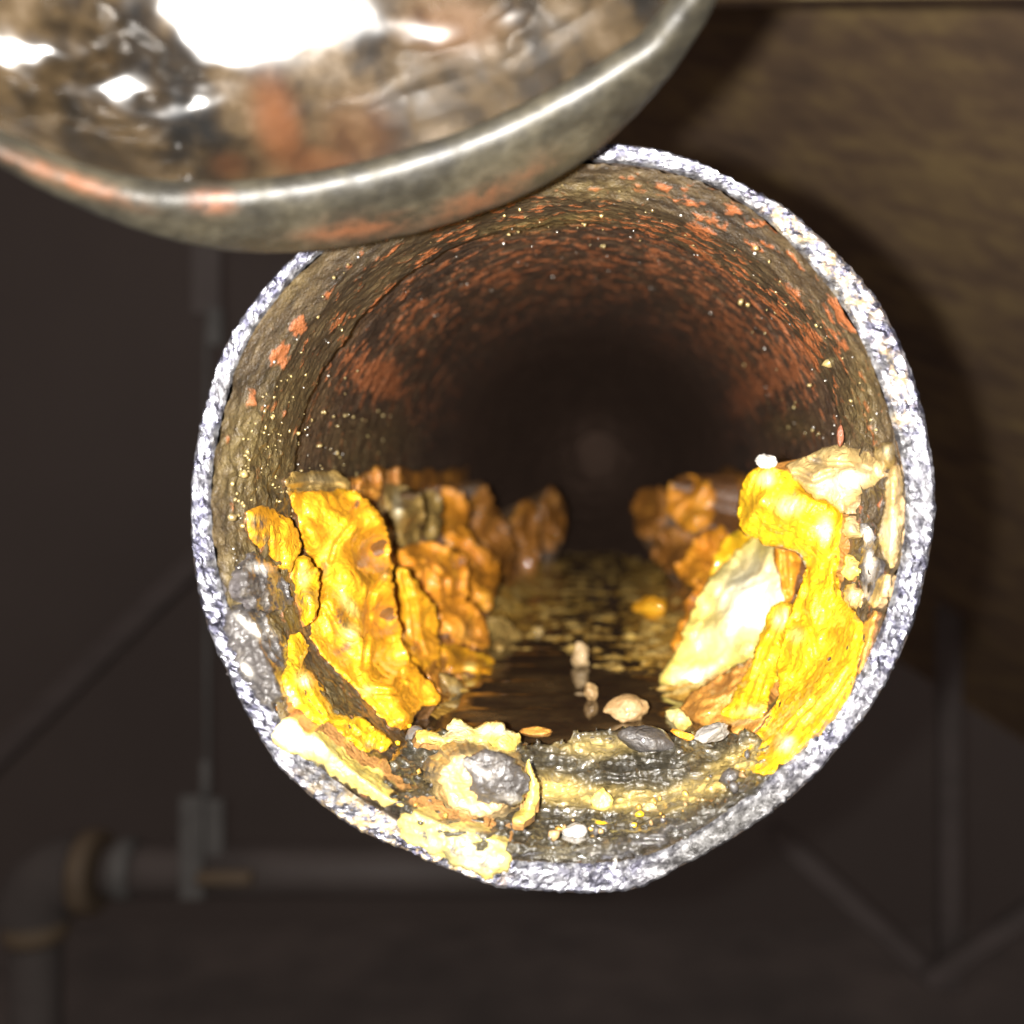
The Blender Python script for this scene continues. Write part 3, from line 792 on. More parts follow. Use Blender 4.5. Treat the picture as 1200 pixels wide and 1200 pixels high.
o = patch('scale_flake', M['pale'], [(575, 420), (600, 400), (672, 425), (692, 500), (708, 585), (665, 620), (635, 690), (605, 752), (560, 775), (512, 790), (480, 815), (400, 856), (345, 832), (342, 792), (390, 740), (412, 660), (440, 600), (480, 520), (545, 455)],
          [(350, 820, 256), (400, 740, 259), (450, 610, 266), (540, 460, 272), (600, 410, 268), (680, 450, 246), (700, 570, 238), (600, 580, 246), (520, 660, 248), (600, 740, 238), (480, 800, 247), (420, 850, 250)], ZR, seed=27,
          cracks=[[(560, 470), (480, 600), (430, 700)]], tone=[(610, 560, 110, 90, -40, 1), (430, 815, 50, 26, -15, 1), (500, 700, 70, 50, -30, .4)], dark=[(440, 850, 60, 8, -20, .7)], rough=(1.3, .8, .25), crackd=1.0)
tag(o, 'large pale yellow slab of scale behind the yellow drip, shining white', 'rust flake', RIGHT)
o = patch('scale_flake', M['orange'], [(668, 425), (690, 422), (735, 440), (745, 470), (735, 520), (722, 580), (705, 590), (692, 540), (680, 480)], [(675, 440, 236), (735, 450, 228), (715, 570, 230), (700, 500, 234)], ZR, seed=28, rough=(.8, .5, .2),
          cracks=[[(700, 430), (705, 500), (715, 560)]])
tag(o, 'thin brown orange strip between the yellow drip and the large pale slab', 'rust flake', RIGHT)
o = patch('scale_flake', M['yellow'], [(655, 622), (690, 596), (716, 600), (718, 650), (692, 720), (682, 800), (655, 860), (640, 930), (590, 950), (540, 948), (515, 925), (555, 870), (600, 790), (630, 700)],
          [(665, 630, 226), (710, 610, 220), (690, 720, 214), (640, 740, 222), (590, 820, 224), (660, 850, 210), (540, 930, 216), (620, 930, 206)], ZR, seed=29, cracks=[[(690, 640), (640, 740), (610, 820), (580, 900)], [(650, 780), (610, 900)]],
          tone=[(690, 640, 20, 30, 20, .7), (600, 920, 40, 16, -10, .5)], rough=(1.1, .7, .3), folds=(15, 12, .8))
tag(o, 'yellow tongue of scale lying between the large pale slab and the drip', 'rust flake', RIGHT)
o = patch('fibre_wedge', M['fibrous'], [(395, 880), (440, 850), (500, 815), (560, 780), (605, 755), (600, 800), (560, 870), (515, 930), (560, 950), (640, 940), (690, 885), (610, 995), (565, 1010), (500, 985), (420, 950), (380, 920)],
          [(400, 890, 232), (500, 830, 232), (600, 770, 230), (540, 900, 218), (450, 940, 218), (600, 960, 202), (560, 1000, 204), (680, 890, 206)], ZR, seed=30, folds=(55, 6, 1.2), rough=(1.0, .7, .3), tone=[(580, 950, 60, 10, -10, .4)])
tag(o, 'brown striated wedge of scale under the large pale slab', 'rust flake', RIGHT)
for (pts, c, m_, lab, sd, tn) in [
    ([(345, 262), (362, 220), (410, 208), (470, 232), (478, 330), (440, 372), (400, 365), (352, 318)], [(355, 270, 386), (410, 220, 392), (470, 250, 374), (440, 350, 366), (370, 320, 378)], 'orange', 'blocky orange lump of scale high on the right wall deep in the pipe', 31, []),
    ([(300, 410), (330, 360), (400, 365), (440, 380), (400, 440), (378, 500), (320, 480)], [(310, 430, 420), (380, 380, 405), (390, 470, 392)], 'dim', 'dim orange lump of scale below and left of the blocky lump', 32, []),
    ([(440, 385), (490, 358), (515, 372), (500, 430), (470, 490), (420, 540), (395, 530), (375, 490), (400, 440)], [(450, 400, 345), (505, 380, 332), (430, 520, 318), (385, 490, 342)], 'orange', 'rounded orange flake leaning right of the dim lump and left of the pale slab', 33, []),
    ([(520, 395), (580, 370), (592, 400), (560, 450), (500, 510), (470, 530), (490, 460)], [(530, 400, 296), (585, 385, 280), (490, 500, 290)], 'yellow', 'amber strip of scale along the upper edge of the large pale slab', 34, []),
    ([(410, 560), (470, 500), (510, 470), (470, 560), (430, 640), (390, 740), (360, 730), (385, 650)], [(420, 580, 312), (500, 480, 296), (400, 650, 300), (370, 720, 290)], 'orange', 'brown orange ribbon of scale along the left edge of the large pale slab', 35, []),
    ([(255, 250), (330, 235), (345, 300), (320, 370), (270, 400), (240, 340)], [(260, 280, 470), (330, 270, 440), (290, 380, 440)], 'dim', 'faint rust lump in the dark left of the blocky lump', 36, []),
    ([(340, 925), (375, 910), (415, 950), (420, 1005), (385, 1010), (350, 985)], [(345, 940, 226), (410, 960, 220), (390, 1000, 212)], 'pale', 'pale yellow chip of scale at the left foot of the striated wedge', 37, [(370, 940, 30, 20, 0, .5)])]:
    o = patch('scale_flake', M[m_], pts, c, ZR, seed=sd, rough=(1.6, .9, .3), tone=tn)
    tag(o, lab, 'rust flake', RIGHT)
# pale crust lumps along the right rim
CR = 'pale crust lumps along the right rim'
for i, (pts, c, m_, lab, tn, dk) in enumerate([
    ([(1005, 215), (1040, 160), (1062, 200), (1058, 300), (1052, 440), (1030, 490), (1000, 450), (985, 380), (1010, 300)], [(1010, 230, 187), (1050, 200, 181.5), (1050, 420, 180), (1000, 400, 184)], 'cream', 'pale pinkish crust strip inside the right rim beside the cream slab', [(1020, 370, 30, 60, 0, .8)], []),
    ([(885, 330), (905, 322), (940, 360), (945, 390), (915, 400), (880, 380)], [(890, 340, 198), (940, 380, 194), (900, 395, 197)], 'cream', 'small cream lump right of the drip column under the cream slab', [(910, 355, 20, 20, 0, .4)], []),
    ([(885, 440), (925, 455), (935, 500), (905, 525), (878, 500)], [(890, 450, 197), (930, 480, 193), (900, 515, 196)], 'pale', 'round pitted pale lump right of the middle of the drip column', [], [(915, 480, 12, 12, 0, .8)]),
    ([(875, 535), (930, 530), (945, 580), (930, 620), (890, 600)], [(880, 545, 196), (935, 560, 191), (915, 605, 190)], 'cream', 'cracked cream lump right of the drip column, just above its spreading foot', [(905, 570, 20, 14, 0, .5)], []),
    ([(935, 655), (985, 600), (975, 690), (955, 760), (935, 820), (920, 850), (935, 760), (950, 700)], [(940, 670, 184), (980, 620, 181), (950, 760, 180.5), (928, 830, 181)], 'fibrous', 'brown crust edge right of the spreading yellow foot', [], []),
    ([(965, 560), (1000, 500), (1030, 500), (1010, 560), (985, 605), (955, 600)], [(975, 560, 186), (1020, 510, 181), (970, 600, 184)], 'cream', 'pinkish lump low on the right rim beside the cracked cream lump', [], [(990, 540, 20, 20, 0, .5)]),
    ([(960, 115), (1010, 100), (1045, 110), (1040, 160), (1005, 200), (985, 160)], [(970, 130, 194), (1040, 120, 183), (1000, 190, 190)], 'olive', 'tan crust in the corner above the cream slab by the right rim', [(1010, 130, 20, 20, 0, .5)], [])]):
    o = patch('crust_lump', M[m_], pts, c, ZR, seed=40 + i, rough=(1.0, .8, .4), tone=tn, dark=dk, step=2.0)
    tag(o, lab, 'rust crust', CR)
o = patch('mineral_patch', M['mineral'], [(920, 345), (965, 350), (985, 420), (990, 500), (965, 590), (940, 570), (930, 470), (945, 400)], [(930, 360, 193), (970, 380, 189), (980, 490, 186), (950, 570, 189)], ZR, seed=50,
          tone=[(955, 380, 16, 30, 20, .9), (965, 480, 14, 40, 0, .9), (950, 560, 14, 20, 0, .6)], rough=(1.2, 1.0, .5), freq=(6, 2.4, 1.0))
tag(o, 'glinting grey mineral patch between the drip column and the right rim', 'mineral crust')
# small red-brown sliver standing above the cream slab
pts = at(985, 509, 203)
o = rock('rust_splinter', M['splinter'], 985, 510, 203, 9, 27, dep=.9, seed=8, amp=.15, cuts=3, rot=3)
tag(o, 'thin red brown splinter standing up on the cream slab by the right rim', 'splinter')

# ---- floor of the pipe
o = patch('sludge', M['sludge'], [(560, 880), (610, 868), (650, 872), (690, 856), (740, 850), (790, 858), (830, 862), (865, 855), (900, 860), (915, 890), (900, 925), (850, 955), (790, 990), (740, 1006), (690, 1012), (640, 1010), (580, 1006), (530, 988), (470, 960), (440, 920), (470, 870), (510, 850)],
          [(480, 880, 199), (560, 885, 200), (640, 880, 201), (700, 866, 204), (760, 858, 205), (830, 866, 202), (890, 880, 192), (620, 920, 193), (700, 915, 195), (780, 915, 194), (850, 930, 187), (500, 960, 184), (600, 985, 181), (700, 985, 181), (780, 970, 182), (640, 1008, 177.2), (740, 1004, 177.2), (850, 952, 179)],
          seed=60, folds=(85, 9, 1.5), rough=(1.7, 1.5, .7), edge=(1.6, 4), jitter=7, tone=[(650, 925, 40, 14, 10, .6), (720, 935, 50, 12, 0, .6), (820, 925, 60, 12, -20, .5), (860, 900, 40, 16, -30, .5), (700, 875, 40, 10, 0, .4)], dark=[(770, 985, 90, 18, -14, .6)], step=2.2)
tag(o, 'wet grey sludge ridge lying across the bottom of the pipe mouth', 'sludge', kind='stuff')
# still water on the pipe floor beyond the ridge
nx, ny = 90, 260
u, v = np.meshgrid(np.linspace(-1, 1, nx), np.linspace(0, 1, ny))
d = 1 / (1 / 205.0 + (1 / 690.0 - 1 / 205.0) * v)
x = u * 30; y = d - DRIM
z = -41.5 + .22 * perlin(np.stack([x.ravel() / 15, y.ravel() / 11, 0 * x.ravel()], 1)).reshape(x.shape) + .07 * perlin(np.stack([x.ravel() / 6, y.ravel() / 4.5, 0 * x.ravel() + 4], 1)).reshape(x.shape)
g = NT('murky_water')
wn = g.noise(60, 5, .65)
g.set(color=g.ramp(wn, [(.4, (.030, .017, .009)), (.66, (.075, .045, .018))]), rough=g.math('ADD', .05, g.math('MULTIPLY', g.ramp(wn, [(.5, 0.0), (.7, 1.0)]), .35)), spec=.6)
o = mesh_obj('water', np.stack([x.ravel(), y.ravel(), z.ravel()], 1), grid_faces(ny, nx, wrap=False), g.m)
tag(o, kind='structure')
# silt showing above the water deep in the pipe
nx, ny = 130, 300
u, v = np.meshgrid(np.linspace(-1, 1, nx), np.linspace(0, 1, ny))
d = 1 / (1 / 225.0 + (1 / 700.0 - 1 / 225.0) * v)
x = (u * 31).ravel(); y = (d - DRIM).ravel()
P = np.stack([x, y, 0 * x], 1)
zone = np.clip(sstep(60, 130, y + 1.8 * x) * .95 + .35 * sstep(8, 26, np.abs(x)), 0, 1.1)
h = 1.1 * perlin(P / np.array([11, 6, 1]) + 3) + 1.0 * perlin(P / np.array([5, 3.0, 1]) + 8) + .6 * perlin(P / np.array([2.2, 1.6, 1]) + 1) + .3 * perlin(P / 1.0)
z = -43.6 + 2.0 * zone + h * (.45 + .55 * zone) + 2.5 * sstep(18, 31, np.abs(x))
n = len(x)
o = mesh_obj('silt', np.stack([x, y, z], 1), grid_faces(ny, nx, wrap=False), M['silt'], attrs={'tone': .5 * zone * (h > .6), 'dark': np.zeros(n), 'skirt': np.zeros(n)})
tag(o, 'lumpy golden brown silt rising out of the water along the floor of the pipe', 'silt', kind='stuff')

def floor_d(ybot):
    return 54.4 * FPX / (ybot - VPY)
CRUMB = 'loose crumbs lying in the bottom of the pipe'
def crumb(name, mat, px, py, d, w_, h_, lab, cat='crumb', **kw):
    o = rock(name, M[mat], px, py, d, w_, h_, **kw)
    return tag(o, lab, cat, CRUMB)
crumb('stone', 'stone', 733, 831, floor_d(848), 52, 34, 'largest tan angular stone standing in the water left of the striated wedge', 'stone', seed=11, cuts=7, amp=.2)
crumb('stone', 'stone', 692, 812, floor_d(824), 17, 24, 'small tan pebble in the water left of the largest stone', 'stone', seed=12)
crumb('stone', 'stone', 681, 768, floor_d(784), 22, 32, 'small upright brown pebble in the middle of the water', 'stone', seed=13, tone=.1)
crumb('scale_lump', 'ochre', 762, 713, floor_d(727), 44, 28, 'amber lump on the silt deep in the pipe left of the pale slab', seed=14)
crumb('stone', 'olive', 629, 740, floor_d(746), 15, 11, 'tiny brown pebble beside the olive lump at the left of the water', 'stone', seed=15)
crumb('scale_chip', 'ochre', 640, 897, 206, 44, 11, 'thin flat orange chip in the dark gap right of the nodule', seed=16, cuts=2, rot=4)
crumb('scale_chip', 'fibrous', 628, 857, 216, 36, 9, 'thin flat brown chip in the water above the pale crown of the nodule', seed=17, cuts=2)
crumb('stone', 'mineral', 757, 866, 199, 70, 30, 'smooth blue grey wet stone on the sludge ridge', 'stone', seed=18, amp=.12, cuts=2, rot=14)
crumb('scale_chip', 'orange', 799, 860, 197, 28, 14, 'rusty orange chip right of the blue grey stone', seed=19, rot=12)
crumb('stone', 'mineral', 836, 860, 195, 44, 22, 'shining pale grey stone at the foot of the striated wedge', 'stone', seed=20, tone=.3, rot=-20)
crumb('scale_lump', 'pale', 708, 939, 191, 28, 28, 'pale yellow lump in the middle of the sludge right of the nodule', seed=21, cuts=3)
crumb('scale_chip', 'yellow', 703, 969, 183, 21, 14, 'bright yellow chip nearest the bottom rim', seed=22, cuts=5)
crumb('scale_lump', 'yellow', 817, 947, 187, 20, 16, 'small yellow lump on the sludge toward the lower right rim', seed=23)
crumb('stone', 'olive', 760, 946, 189, 18, 13, 'small olive pebble between the pale lump and the small yellow lump', 'stone', seed=24, tone=.2)
crumb('stone', 'mineral', 670, 977, 183, 46, 22, 'grey stone left of the bright yellow chip', 'stone', seed=25, tone=.5)
crumb('stone', 'cream', 677, 997, 180, 22, 20, 'cream pebble under the grey stone on the bottom rim', 'stone', seed=26, tone=.6)
crumb('stone', 'glint', 716, 1012, 177, 17, 15, 'white pebble on the bottom rim below the bright yellow chip', 'stone', seed=27)
crumb('scale_lump', 'orange', 606, 980, 181, 18, 14, 'small orange lump below the right side of the nodule', seed=28)
crumb('stone', 'mineral', 487, 865, 205, 24, 30, 'round dark glassy pebble left of the crown of the nodule', 'stone', seed=29, amp=.1, cuts=0, tone=.1)
crumb('stone', 'mineral', 462, 896, 196, 30, 20, 'dark jagged pebble left of the round nodule', 'stone', seed=30, tone=.2)

# the nodule with its glassy core
nod = thing('rust_nodule', at(567, 955, 188), 'round cream nodule with a dark glassy core at the bottom of the pipe', 'nodule')
def dome(name, mat, cx, cy, rx, ry, rot, ctrl_d, depth, parent, seed, amp, tone=(), dark=(), ring=None):
    nth, nr = 150, 44
    a = np.linspace(0, 2 * PI, nth, endpoint=False)
    rows, P2 = [], []
    c, s = math.cos(math.radians(rot)), math.sin(math.radians(rot))
    for k in range(nr):
        f = k / (nr - 1)
        q = f * 1.0
        ex = (1 + .13 * perlin(np.stack([np.cos(a) * 1.6, np.sin(a) * 1.6, 0 * a + seed], 1)) + .09 * perlin(np.stack([np.cos(a) * 4, np.sin(a) * 4, 0 * a + seed], 1)) + .05 * perlin(np.stack([np.cos(a) * 11, np.sin(a) * 11, 0 * a + seed], 1)))
        ux, uy = q * rx * ex * np.cos(a), q * ry * ex * np.sin(a)
        px, py = cx + ux * c - uy * s, cy + ux * s + uy * c
        h = math.sqrt(max(0, 1 - f ** 2.4))
        dd = ctrl_d + depth * (1 - h)
        if ring:
            dd += ring[1] * math.exp(-((f - ring[0]) / ring[2]) ** 2)
        D = ray_dirs(np.stack([px, py], 1))
        P = CAM + D * dd
        P[:, 1] += amp * (perlin(P / 4 + seed) + .6 * perlin(P / 1.6 + seed) + .3 * perlin(P / .8)) * (1 if f < .97 else .3)
        rows.append(P); P2.append(np.stack([px, py], 1))
    V = np.concatenate(rows); p = np.concatenate(P2)
    return mesh_obj(name, V, grid_faces(nr, nth, flip=True), mat, parent, attrs={'tone': blob(p, tone), 'dark': blob(p, dark), 'skirt': np.zeros(len(V))})
dome('shell', M['cream'], 561, 918, 70, 50, 16, 178.9, 16, nod, 3, .7, tone=[(575, 958, 40, 10, 10, .5)], dark=[(500, 900, 18, 14, 0, .9), (610, 950, 20, 10, 30, .8), (540, 880, 24, 8, -20, .6)], ring=(.66, -1.7, .13))
dome('core', M['mineral'], 577, 912, 43, 31, 24, 178.3, 2.6, nod, 8, .6, tone=[(556, 900, 20, 4, 30, .3), (600, 936, 7, 5, 0, .6)], ring=None)
patch('lip', M['pale'], [(615, 885), (628, 905), (633, 935), (625, 960), (606, 968), (598, 960), (616, 940), (620, 915)], [(620, 890, 182), (630, 930, 182), (605, 962, 180)], parent=nod, seed=70, rough=(.5, .4, .2), wall=46, step=2.0)
patch('crown', M['pale'], [(448, 178), (490, 185), (535, 190), (552, 150), (575, 142), (600, 165), (622, 172), (650, 152), (705, 165), (748, 205), (752, 258), (700, 245), (640, 222), (560, 228), (480, 225), (445, 205)],
      [(455, 195, 201), (560, 160, 202), (640, 180, 201), (745, 215, 199), (560, 220, 191), (700, 235, 190), (480, 215, 194)], ZB, parent=nod, seed=71, tone=[(560, 180, 40, 20, 0, .7), (680, 180, 50, 16, 0, .7), (640, 175, 20, 12, 0, .4)], dark=[(620, 205, 26, 10, 0, .5)], rough=(1.2, .9, .5), wall=46)

# grit scattered on the lining: real grains, joined
def grains(name, mat, n, zone, sizes, rfun, parent):
    bm = bmesh.new(); bmesh.ops.create_icosphere(bm, subdivisions=1, radius=1)
    base = np.array([v.co[:] for v in bm.verts]); bf = np.array([[v.index for v in f.verts] for f in bm.faces]); bm.free()
    VV, FF = [], []
    k = 0
    while k < n:
        x0, x1, y0, y1 = zone[RNG.integers(len(zone))]
        p = np.array([[RNG.uniform(x0, x1), RNG.uniform(y0, y1)]])
        dd = wall_dist(p, rfun)[0]
        if dd < DRIM + .6 or dd > DRIM + 120: 
            n -= 0.2
            continue
        c = CAM + ray_dirs(p)[0] * dd
        s = RNG.uniform(*sizes) * (1 + .4 * RNG.exponential())
        v = base * (1 + .25 * RNG.normal(size=(len(base), 1))) * s * RNG.uniform(.6, 1.2, 3) + c
        FF.append(bf + len(base) * k); VV.append(v); k += 1
    o = mesh_obj(name, np.concatenate(VV), np.concatenate(FF), mat, parent)
    return tag(o, kind='stuff')
grains('grit', M['grit'], 330, [(245, 345, 440, 620), (250, 330, 480, 600), (240, 420, 300, 600), (330, 480, 480, 590), (500, 960, 190, 290), (860, 1050, 280, 520), (230, 340, 600, 800)], (.10, .30), 49.2, pipe)
grains('pale_grit', M['glint'], 190, [(250, 420, 300, 620), (600, 1000, 180, 330), (880, 1050, 330, 520), (400, 900, 260, 420), (960, 1050, 480, 640), (230, 330, 600, 860)], (.07, .17), 49.3, pipe)

GR = [(M['mineral'], 30, [(480, 900, 880, 1000)], (.2, .6), 47.4), (M['silt'], 60, [(480, 900, 860, 1000), (560, 900, 870, 960)], (.18, .5), 48.0), (M['stone'], 22, [(520, 880, 880, 1000)], (.2, .55), 47.4), (M['yellow'], 14, [(380, 620, 830, 1000), (640, 900, 900, 990)], (.18, .5), 47.6)]
for m_, n_, z_, s_, r_ in GR:
    grains('gravel', m_, n_, z_, s_, r_, pipe)
# ================================================================= second pipe end hanging nearer the camera
KS = 1.35                     # an 80 mm bore
EC = np.array([-20.65, 80.04, 40.79]) * KS + CAM
ee, ey = math.radians(50), math.radians(-30)
ax = np.array([math.sin(ey) * math.cos(ee), math.cos(ey) * math.cos(ee), math.sin(ee)])
eu = np.array([math.cos(ey), -math.sin(ey), 0.0])
ev = np.cross(eu, ax)            # points up and towards the camera
if ev[2] < 0: ev = -ev
elbow = thing('pipe_stub', EC, 'shiny wet cut pipe end hanging close in front at the upper left, out of focus', 'pipe')
RB = 62.0
def sweep(s, r, th):
    """point on a bend that starts along ax and turns up to vertical; s in mm along the centre line"""
    smax = 0.0
    a = min(s, smax) / RB if s > 0 else 0
    c = EC + ax * RB * math.sin(a) + ev * RB * (1 - math.cos(a))
    axd = ax * math.cos(a) + ev * math.sin(a)
    vd = ev * math.cos(a) - ax * math.sin(a)
    if s > smax: c = c + axd * (s - smax)
    if s < 0: c = c + ax * s
    return c + r[:, None] * (np.cos(th)[:, None] * eu + np.sin(th)[:, None] * vd)
th = np.linspace(-PI, PI, 420, endpoint=False)
def by_angle(tab):
    a_ = np.array([-180] + [q[0] for q in tab] + [60, 180.0]); r_ = np.array([tab[0][1]] + [q[1] for q in tab] + [tab[-1][1], tab[0][1]])
    return KS * np.interp(np.degrees(th), a_, r_)
EI = by_angle([(-120, 33.4), (-113, 33.2), (-106, 33.0), (-100, 32.6), (-91, 31.6), (-81, 30.6), (-71, 30.0), (-57, 29.8), (-42, 30.6), (-30, 32.0), (-18, 34.0), (-10, 34.2)])
ER = by_angle([(-119, 34.9), (-112, 35.5), (-104, 36.4), (-95, 37.5), (-87, 38.4), (-81, 38.7), (-70, 38.8), (-61, 39.0), (-48, 39.6), (-36, 39.8), (-20, 38.4), (-9, 37.2)])
chip = np.maximum(0, perlin(np.stack([np.cos(th) * 3, np.sin(th) * 3, 0 * th + 2], 1)) - .25) * .9
prof = [(.96, 7.5), (1.0, 4.4), (1.01, 2.8), (.98, 1.7), (.90, .9), (.78, .35), (.62, -.1), (.45, -.4), (.28, -.6), (.13, -.6), (.04, -.2), (0, .6), (.03, 1.7)]
rows = []
for f_, s in prof:
    q = EI + (ER * 1.035 - EI) * f_ - chip * .5 * (f_ > .2)
    P = sweep(s * KS, q, th)
    P += (.13 * perlin(P / 2.2) + .16 * perlin(P / 6))[:, None] * ax
    rows.append(P)
V = np.concatenate(rows); pp = to_px(V)
g = NT('worn_iron_edge')
n1, n2 = g.noise(90, 4), g.noise(420, 5, .65)
c = g.ramp(g.math('ADD', g.math('MULTIPLY', n1, .6), g.math('MULTIPLY', n2, .4)), [(.36, (.005, .0042, .0026)), (.5, (.014, .0118, .0068)), (.64, (.032, .027, .016))])
rm = g.math('MULTIPLY', g.attr('rust'), g.ramp(n2, [(.38, .1), (.55, 1.0)]), True)
c = g.mix(rm, c, (.085, .028, .009))
g.set(color=c, rough=g.math('ADD', .42, g.math('MULTIPLY', n2, .3)), metal=.2, coat=.12, coat_rough=.35)
g.bump(n2, .4, .0008)
mesh_obj('cut_edge', V, grid_faces(len(prof), len(th), flip=True), g.m, elbow,
         attrs={'rust': blob(pp, [(250, 235, 22, 12, 0, 1), (420, 268, 60, 10, -8, .9), (560, 235, 60, 12, -25, .7), (80, 210, 70, 9, 20, .9), (620, 200, 40, 8, -30, .5), (720, 170, 20, 8, -45, .5)])})
rows = []
ss = np.linspace(0, 1, 190)
for q_ in ss:
    an = PI / 2 * max(0, q_ - .06) / .94
    BL_ = 19.0 * KS; BSEED = np.array([22.1, 21.4, 21.4])
    s = 1.6 * KS + 54 * min(q_, .06) + BL_ * math.sin(an)
    P = sweep(s, (EI + .25) * math.cos(an) + .02, th)
    vd_ = np.cos(th)[:, None] * eu + np.sin(th)[:, None] * ev
    nrm = vd_ * math.cos(an) / 42.0 + ax * math.sin(an) / BL_
    nrm /= np.linalg.norm(nrm, axis=1)[:, None]
    s = q_ * 50
    dd = 3.2 * perlin(P / 28 + BSEED) + .65 * perlin(P / 12 + 4) + .05 * perlin(P / 2.6)
    rows.append(P + nrm * (dd * min(1, s / 8))[:, None])
V = np.concatenate(rows); pp = to_px(V)
# added facets turned to camera and flash, shaping highlights into the bowl
for (bx, by, rx, ry, tl) in [(25, 66, 120, 42, 0), (138, 104, 84, 24, .06), (310, 14, 120, 44, 0), (500, 40, 40, 22, .25), (115, 150, 40, 10, .35), (210, 205, 12, 30, .3), (600, 20, 22, 30, .3)]:
    q2 = ((pp[:, 0] - bx + 14 * perlin(V / 3.0)) / rx) ** 2 + ((pp[:, 1] - by + 9 * perlin(V / 2.5 + 7)) / ry) ** 2
    wt = np.exp(-q2 ** 1.2 * .9) * (V[:, 2] < CAM[2] + 94) * (1 - tl)
    dc = np.linalg.norm(V - CAM - np.array([-6.0, 1, 0]), axis=1)
    near_ = (q2 < .3) & (V[:, 2] < CAM[2] + 94)
    if near_.any():
        dt = dc[near_].mean()
        V = CAM + (V - CAM) * ((dc + (dt - dc) * wt) / dc)[:, None]
g = NT('wet_inner_glaze')
st = g.attr('streak')
n2 = g.noise(300, 4, .6)
s_ = g.math('ADD', g.math('MULTIPLY', st, .6), g.math('MULTIPLY', n2, .4))
c = g.ramp(s_, [(.34, (.002, .002, .002)), (.47, (.013, .0085, .0042)), (.59, (.038, .025, .012)), (.72, (.08, .058, .036))])
c = g.mix(g.math('MULTIPLY', g.attr('rust'), g.math('ADD', .5, n2), True), c, (.075, .027, .009))
g.set(color=c, rough=g.math('ADD', .12, g.math('MULTIPLY', n2, .2)), metal=.3, coat=1.0, coat_rough=.26)
g.bump(n2, .06, .0010)
TH = np.tile(th, len(ss)); S = np.repeat(ss * 50, len(th))
strk = .5 + .5 * (perlin(np.stack([TH * 6, S / 26, 0 * S], 1)) * .65 + perlin(np.stack([TH * 16, S / 18, 0 * S + 8], 1)) * .25 + .2 * perlin(V / 5))
mesh_obj('inner_wall', V, grid_faces(len(ss), len(th), flip=False), g.m, elbow,
         attrs={'rust': blob(pp, [(325, 145, 24, 52, -15, .75), (370, 190, 50, 18, 0, .5), (270, 195, 20, 14, 0, .35), (530, 30, 50, 30, 0, .35), (420, 160, 40, 40, 0, .3)]), 'streak': strk})
rows = []
for s in np.concatenate([np.linspace(10.2, 90, 30), np.linspace(94, 170, 8)]):
    P = sweep(s, ER - .4 - chip * .5, th)
    nrm = P - sweep(s, np.zeros(len(th)), th)
    rows.append(P + nrm / 51.0 * (.3 * fbm(P / 6, 3))[:, None])
mesh_obj('outer_wall', np.concatenate(rows), grid_faces(len(rows), len(th), flip=True), M['outer'], elbow)
# ================================================================= timber behind, and fittings in the dark
def plane_board(name, corners, thick, mat, label, cat, nx=160, ny=70, relief=1.0):
    """a board whose front face has these four corners (top left, top right, bottom right, bottom left)"""
    TL, TR, BR, BL = [np.asarray(c) for c in corners]
    u, v = np.meshgrid(np.linspace(0, 1, nx), np.linspace(0, 1, ny))
    u, v = u.ravel(), v.ravel()
    P = (TL * (1 - u)[:, None] + TR * u[:, None]) * (1 - v)[:, None] + (BL * (1 - u)[:, None] + BR * u[:, None]) * v[:, None]
    nrm = np.cross(TR - TL, BL - TL); nrm = nrm / np.linalg.norm(nrm)
    P = P - nrm * ((P - TL) @ nrm)[:, None]        # flat board
    if nrm[1] > 0: nrm = -nrm
    L = np.linalg.norm(TR - TL); H = np.linalg.norm(BL - TL)
    grain = perlin(np.stack([u * L / 130, v * H / 5.5, 0 * u], 1)) + .6 * perlin(np.stack([u * L / 60, v * H / 2.4, 0 * u + 4], 1))
    P = P + nrm * (relief * (.10 * grain + .25 * perlin(np.stack([u * L / 90, v * H / 40, 0 * u + 7], 1))))[:, None]
    V = [P]; F = grid_faces(ny, nx, wrap=False).tolist()
    top = list(range(nx)); right = [nx - 1 + nx * k for k in range(ny)]; bot = [nx * (ny - 1) + k for k in range(nx)][::-1]; left = [nx * k for k in range(ny)][::-1]
    loop = top + right[1:] + bot[1:] + left[1:-1]
    V.append(P[loop] - nrm * thick)
    n0 = len(P); m = len(loop)
    for k in range(m):
        F.append((loop[k], loop[(k + 1) % m], n0 + (k + 1) % m, n0 + k))
    F.append(tuple(n0 + k for k in range(m))[::-1])
    g_ = np.concatenate([.5 + .4 * grain, np.full(m, .5)])
    o = mesh_obj(name, np.concatenate(V), F, mat, attrs={'grain': g_})
    return tag(o, label, cat)
def mat_wood(name, c0, c1, c2):
    g = NT(name)
    n1 = g.noise(14, 4, .6, vec=g.coords((.35, 1, 3.0)))
    n2 = g.noise(60, 5, .6, vec=g.coords((.12, 1, 1)))
    s = g.math('ADD', g.math('MULTIPLY', g.attr('grain'), .2), g.math('ADD', g.math('MULTIPLY', n1, .38), g.math('MULTIPLY', n2, .42)))
    g.set(color=g.ramp(s, [(.33, c0), (.48, c1), (.68, c2)]), rough=.62)
    g.bump(n2, .3, .0015)
    return g.m
M['wood'] = mat_wood('stained_joist', (.105, .072, .052), (.18, .118, .072), (.34, .24, .105))
M['wood2'] = mat_wood('pale_board', (.28, .21, .09), (.42, .33, .15), (.55, .46, .24))
JT = [at(545, 9, 800), at(1420, 4, 480), at(1420, 1010, 1500)]
JN = np.cross(JT[1] - JT[0], JT[2] - JT[0])
def on_joist(px, py):
    r = at(px, py, 1.0) - CAM
    return CAM + r * ((JN @ (JT[0] - CAM)) / (JN @ r))
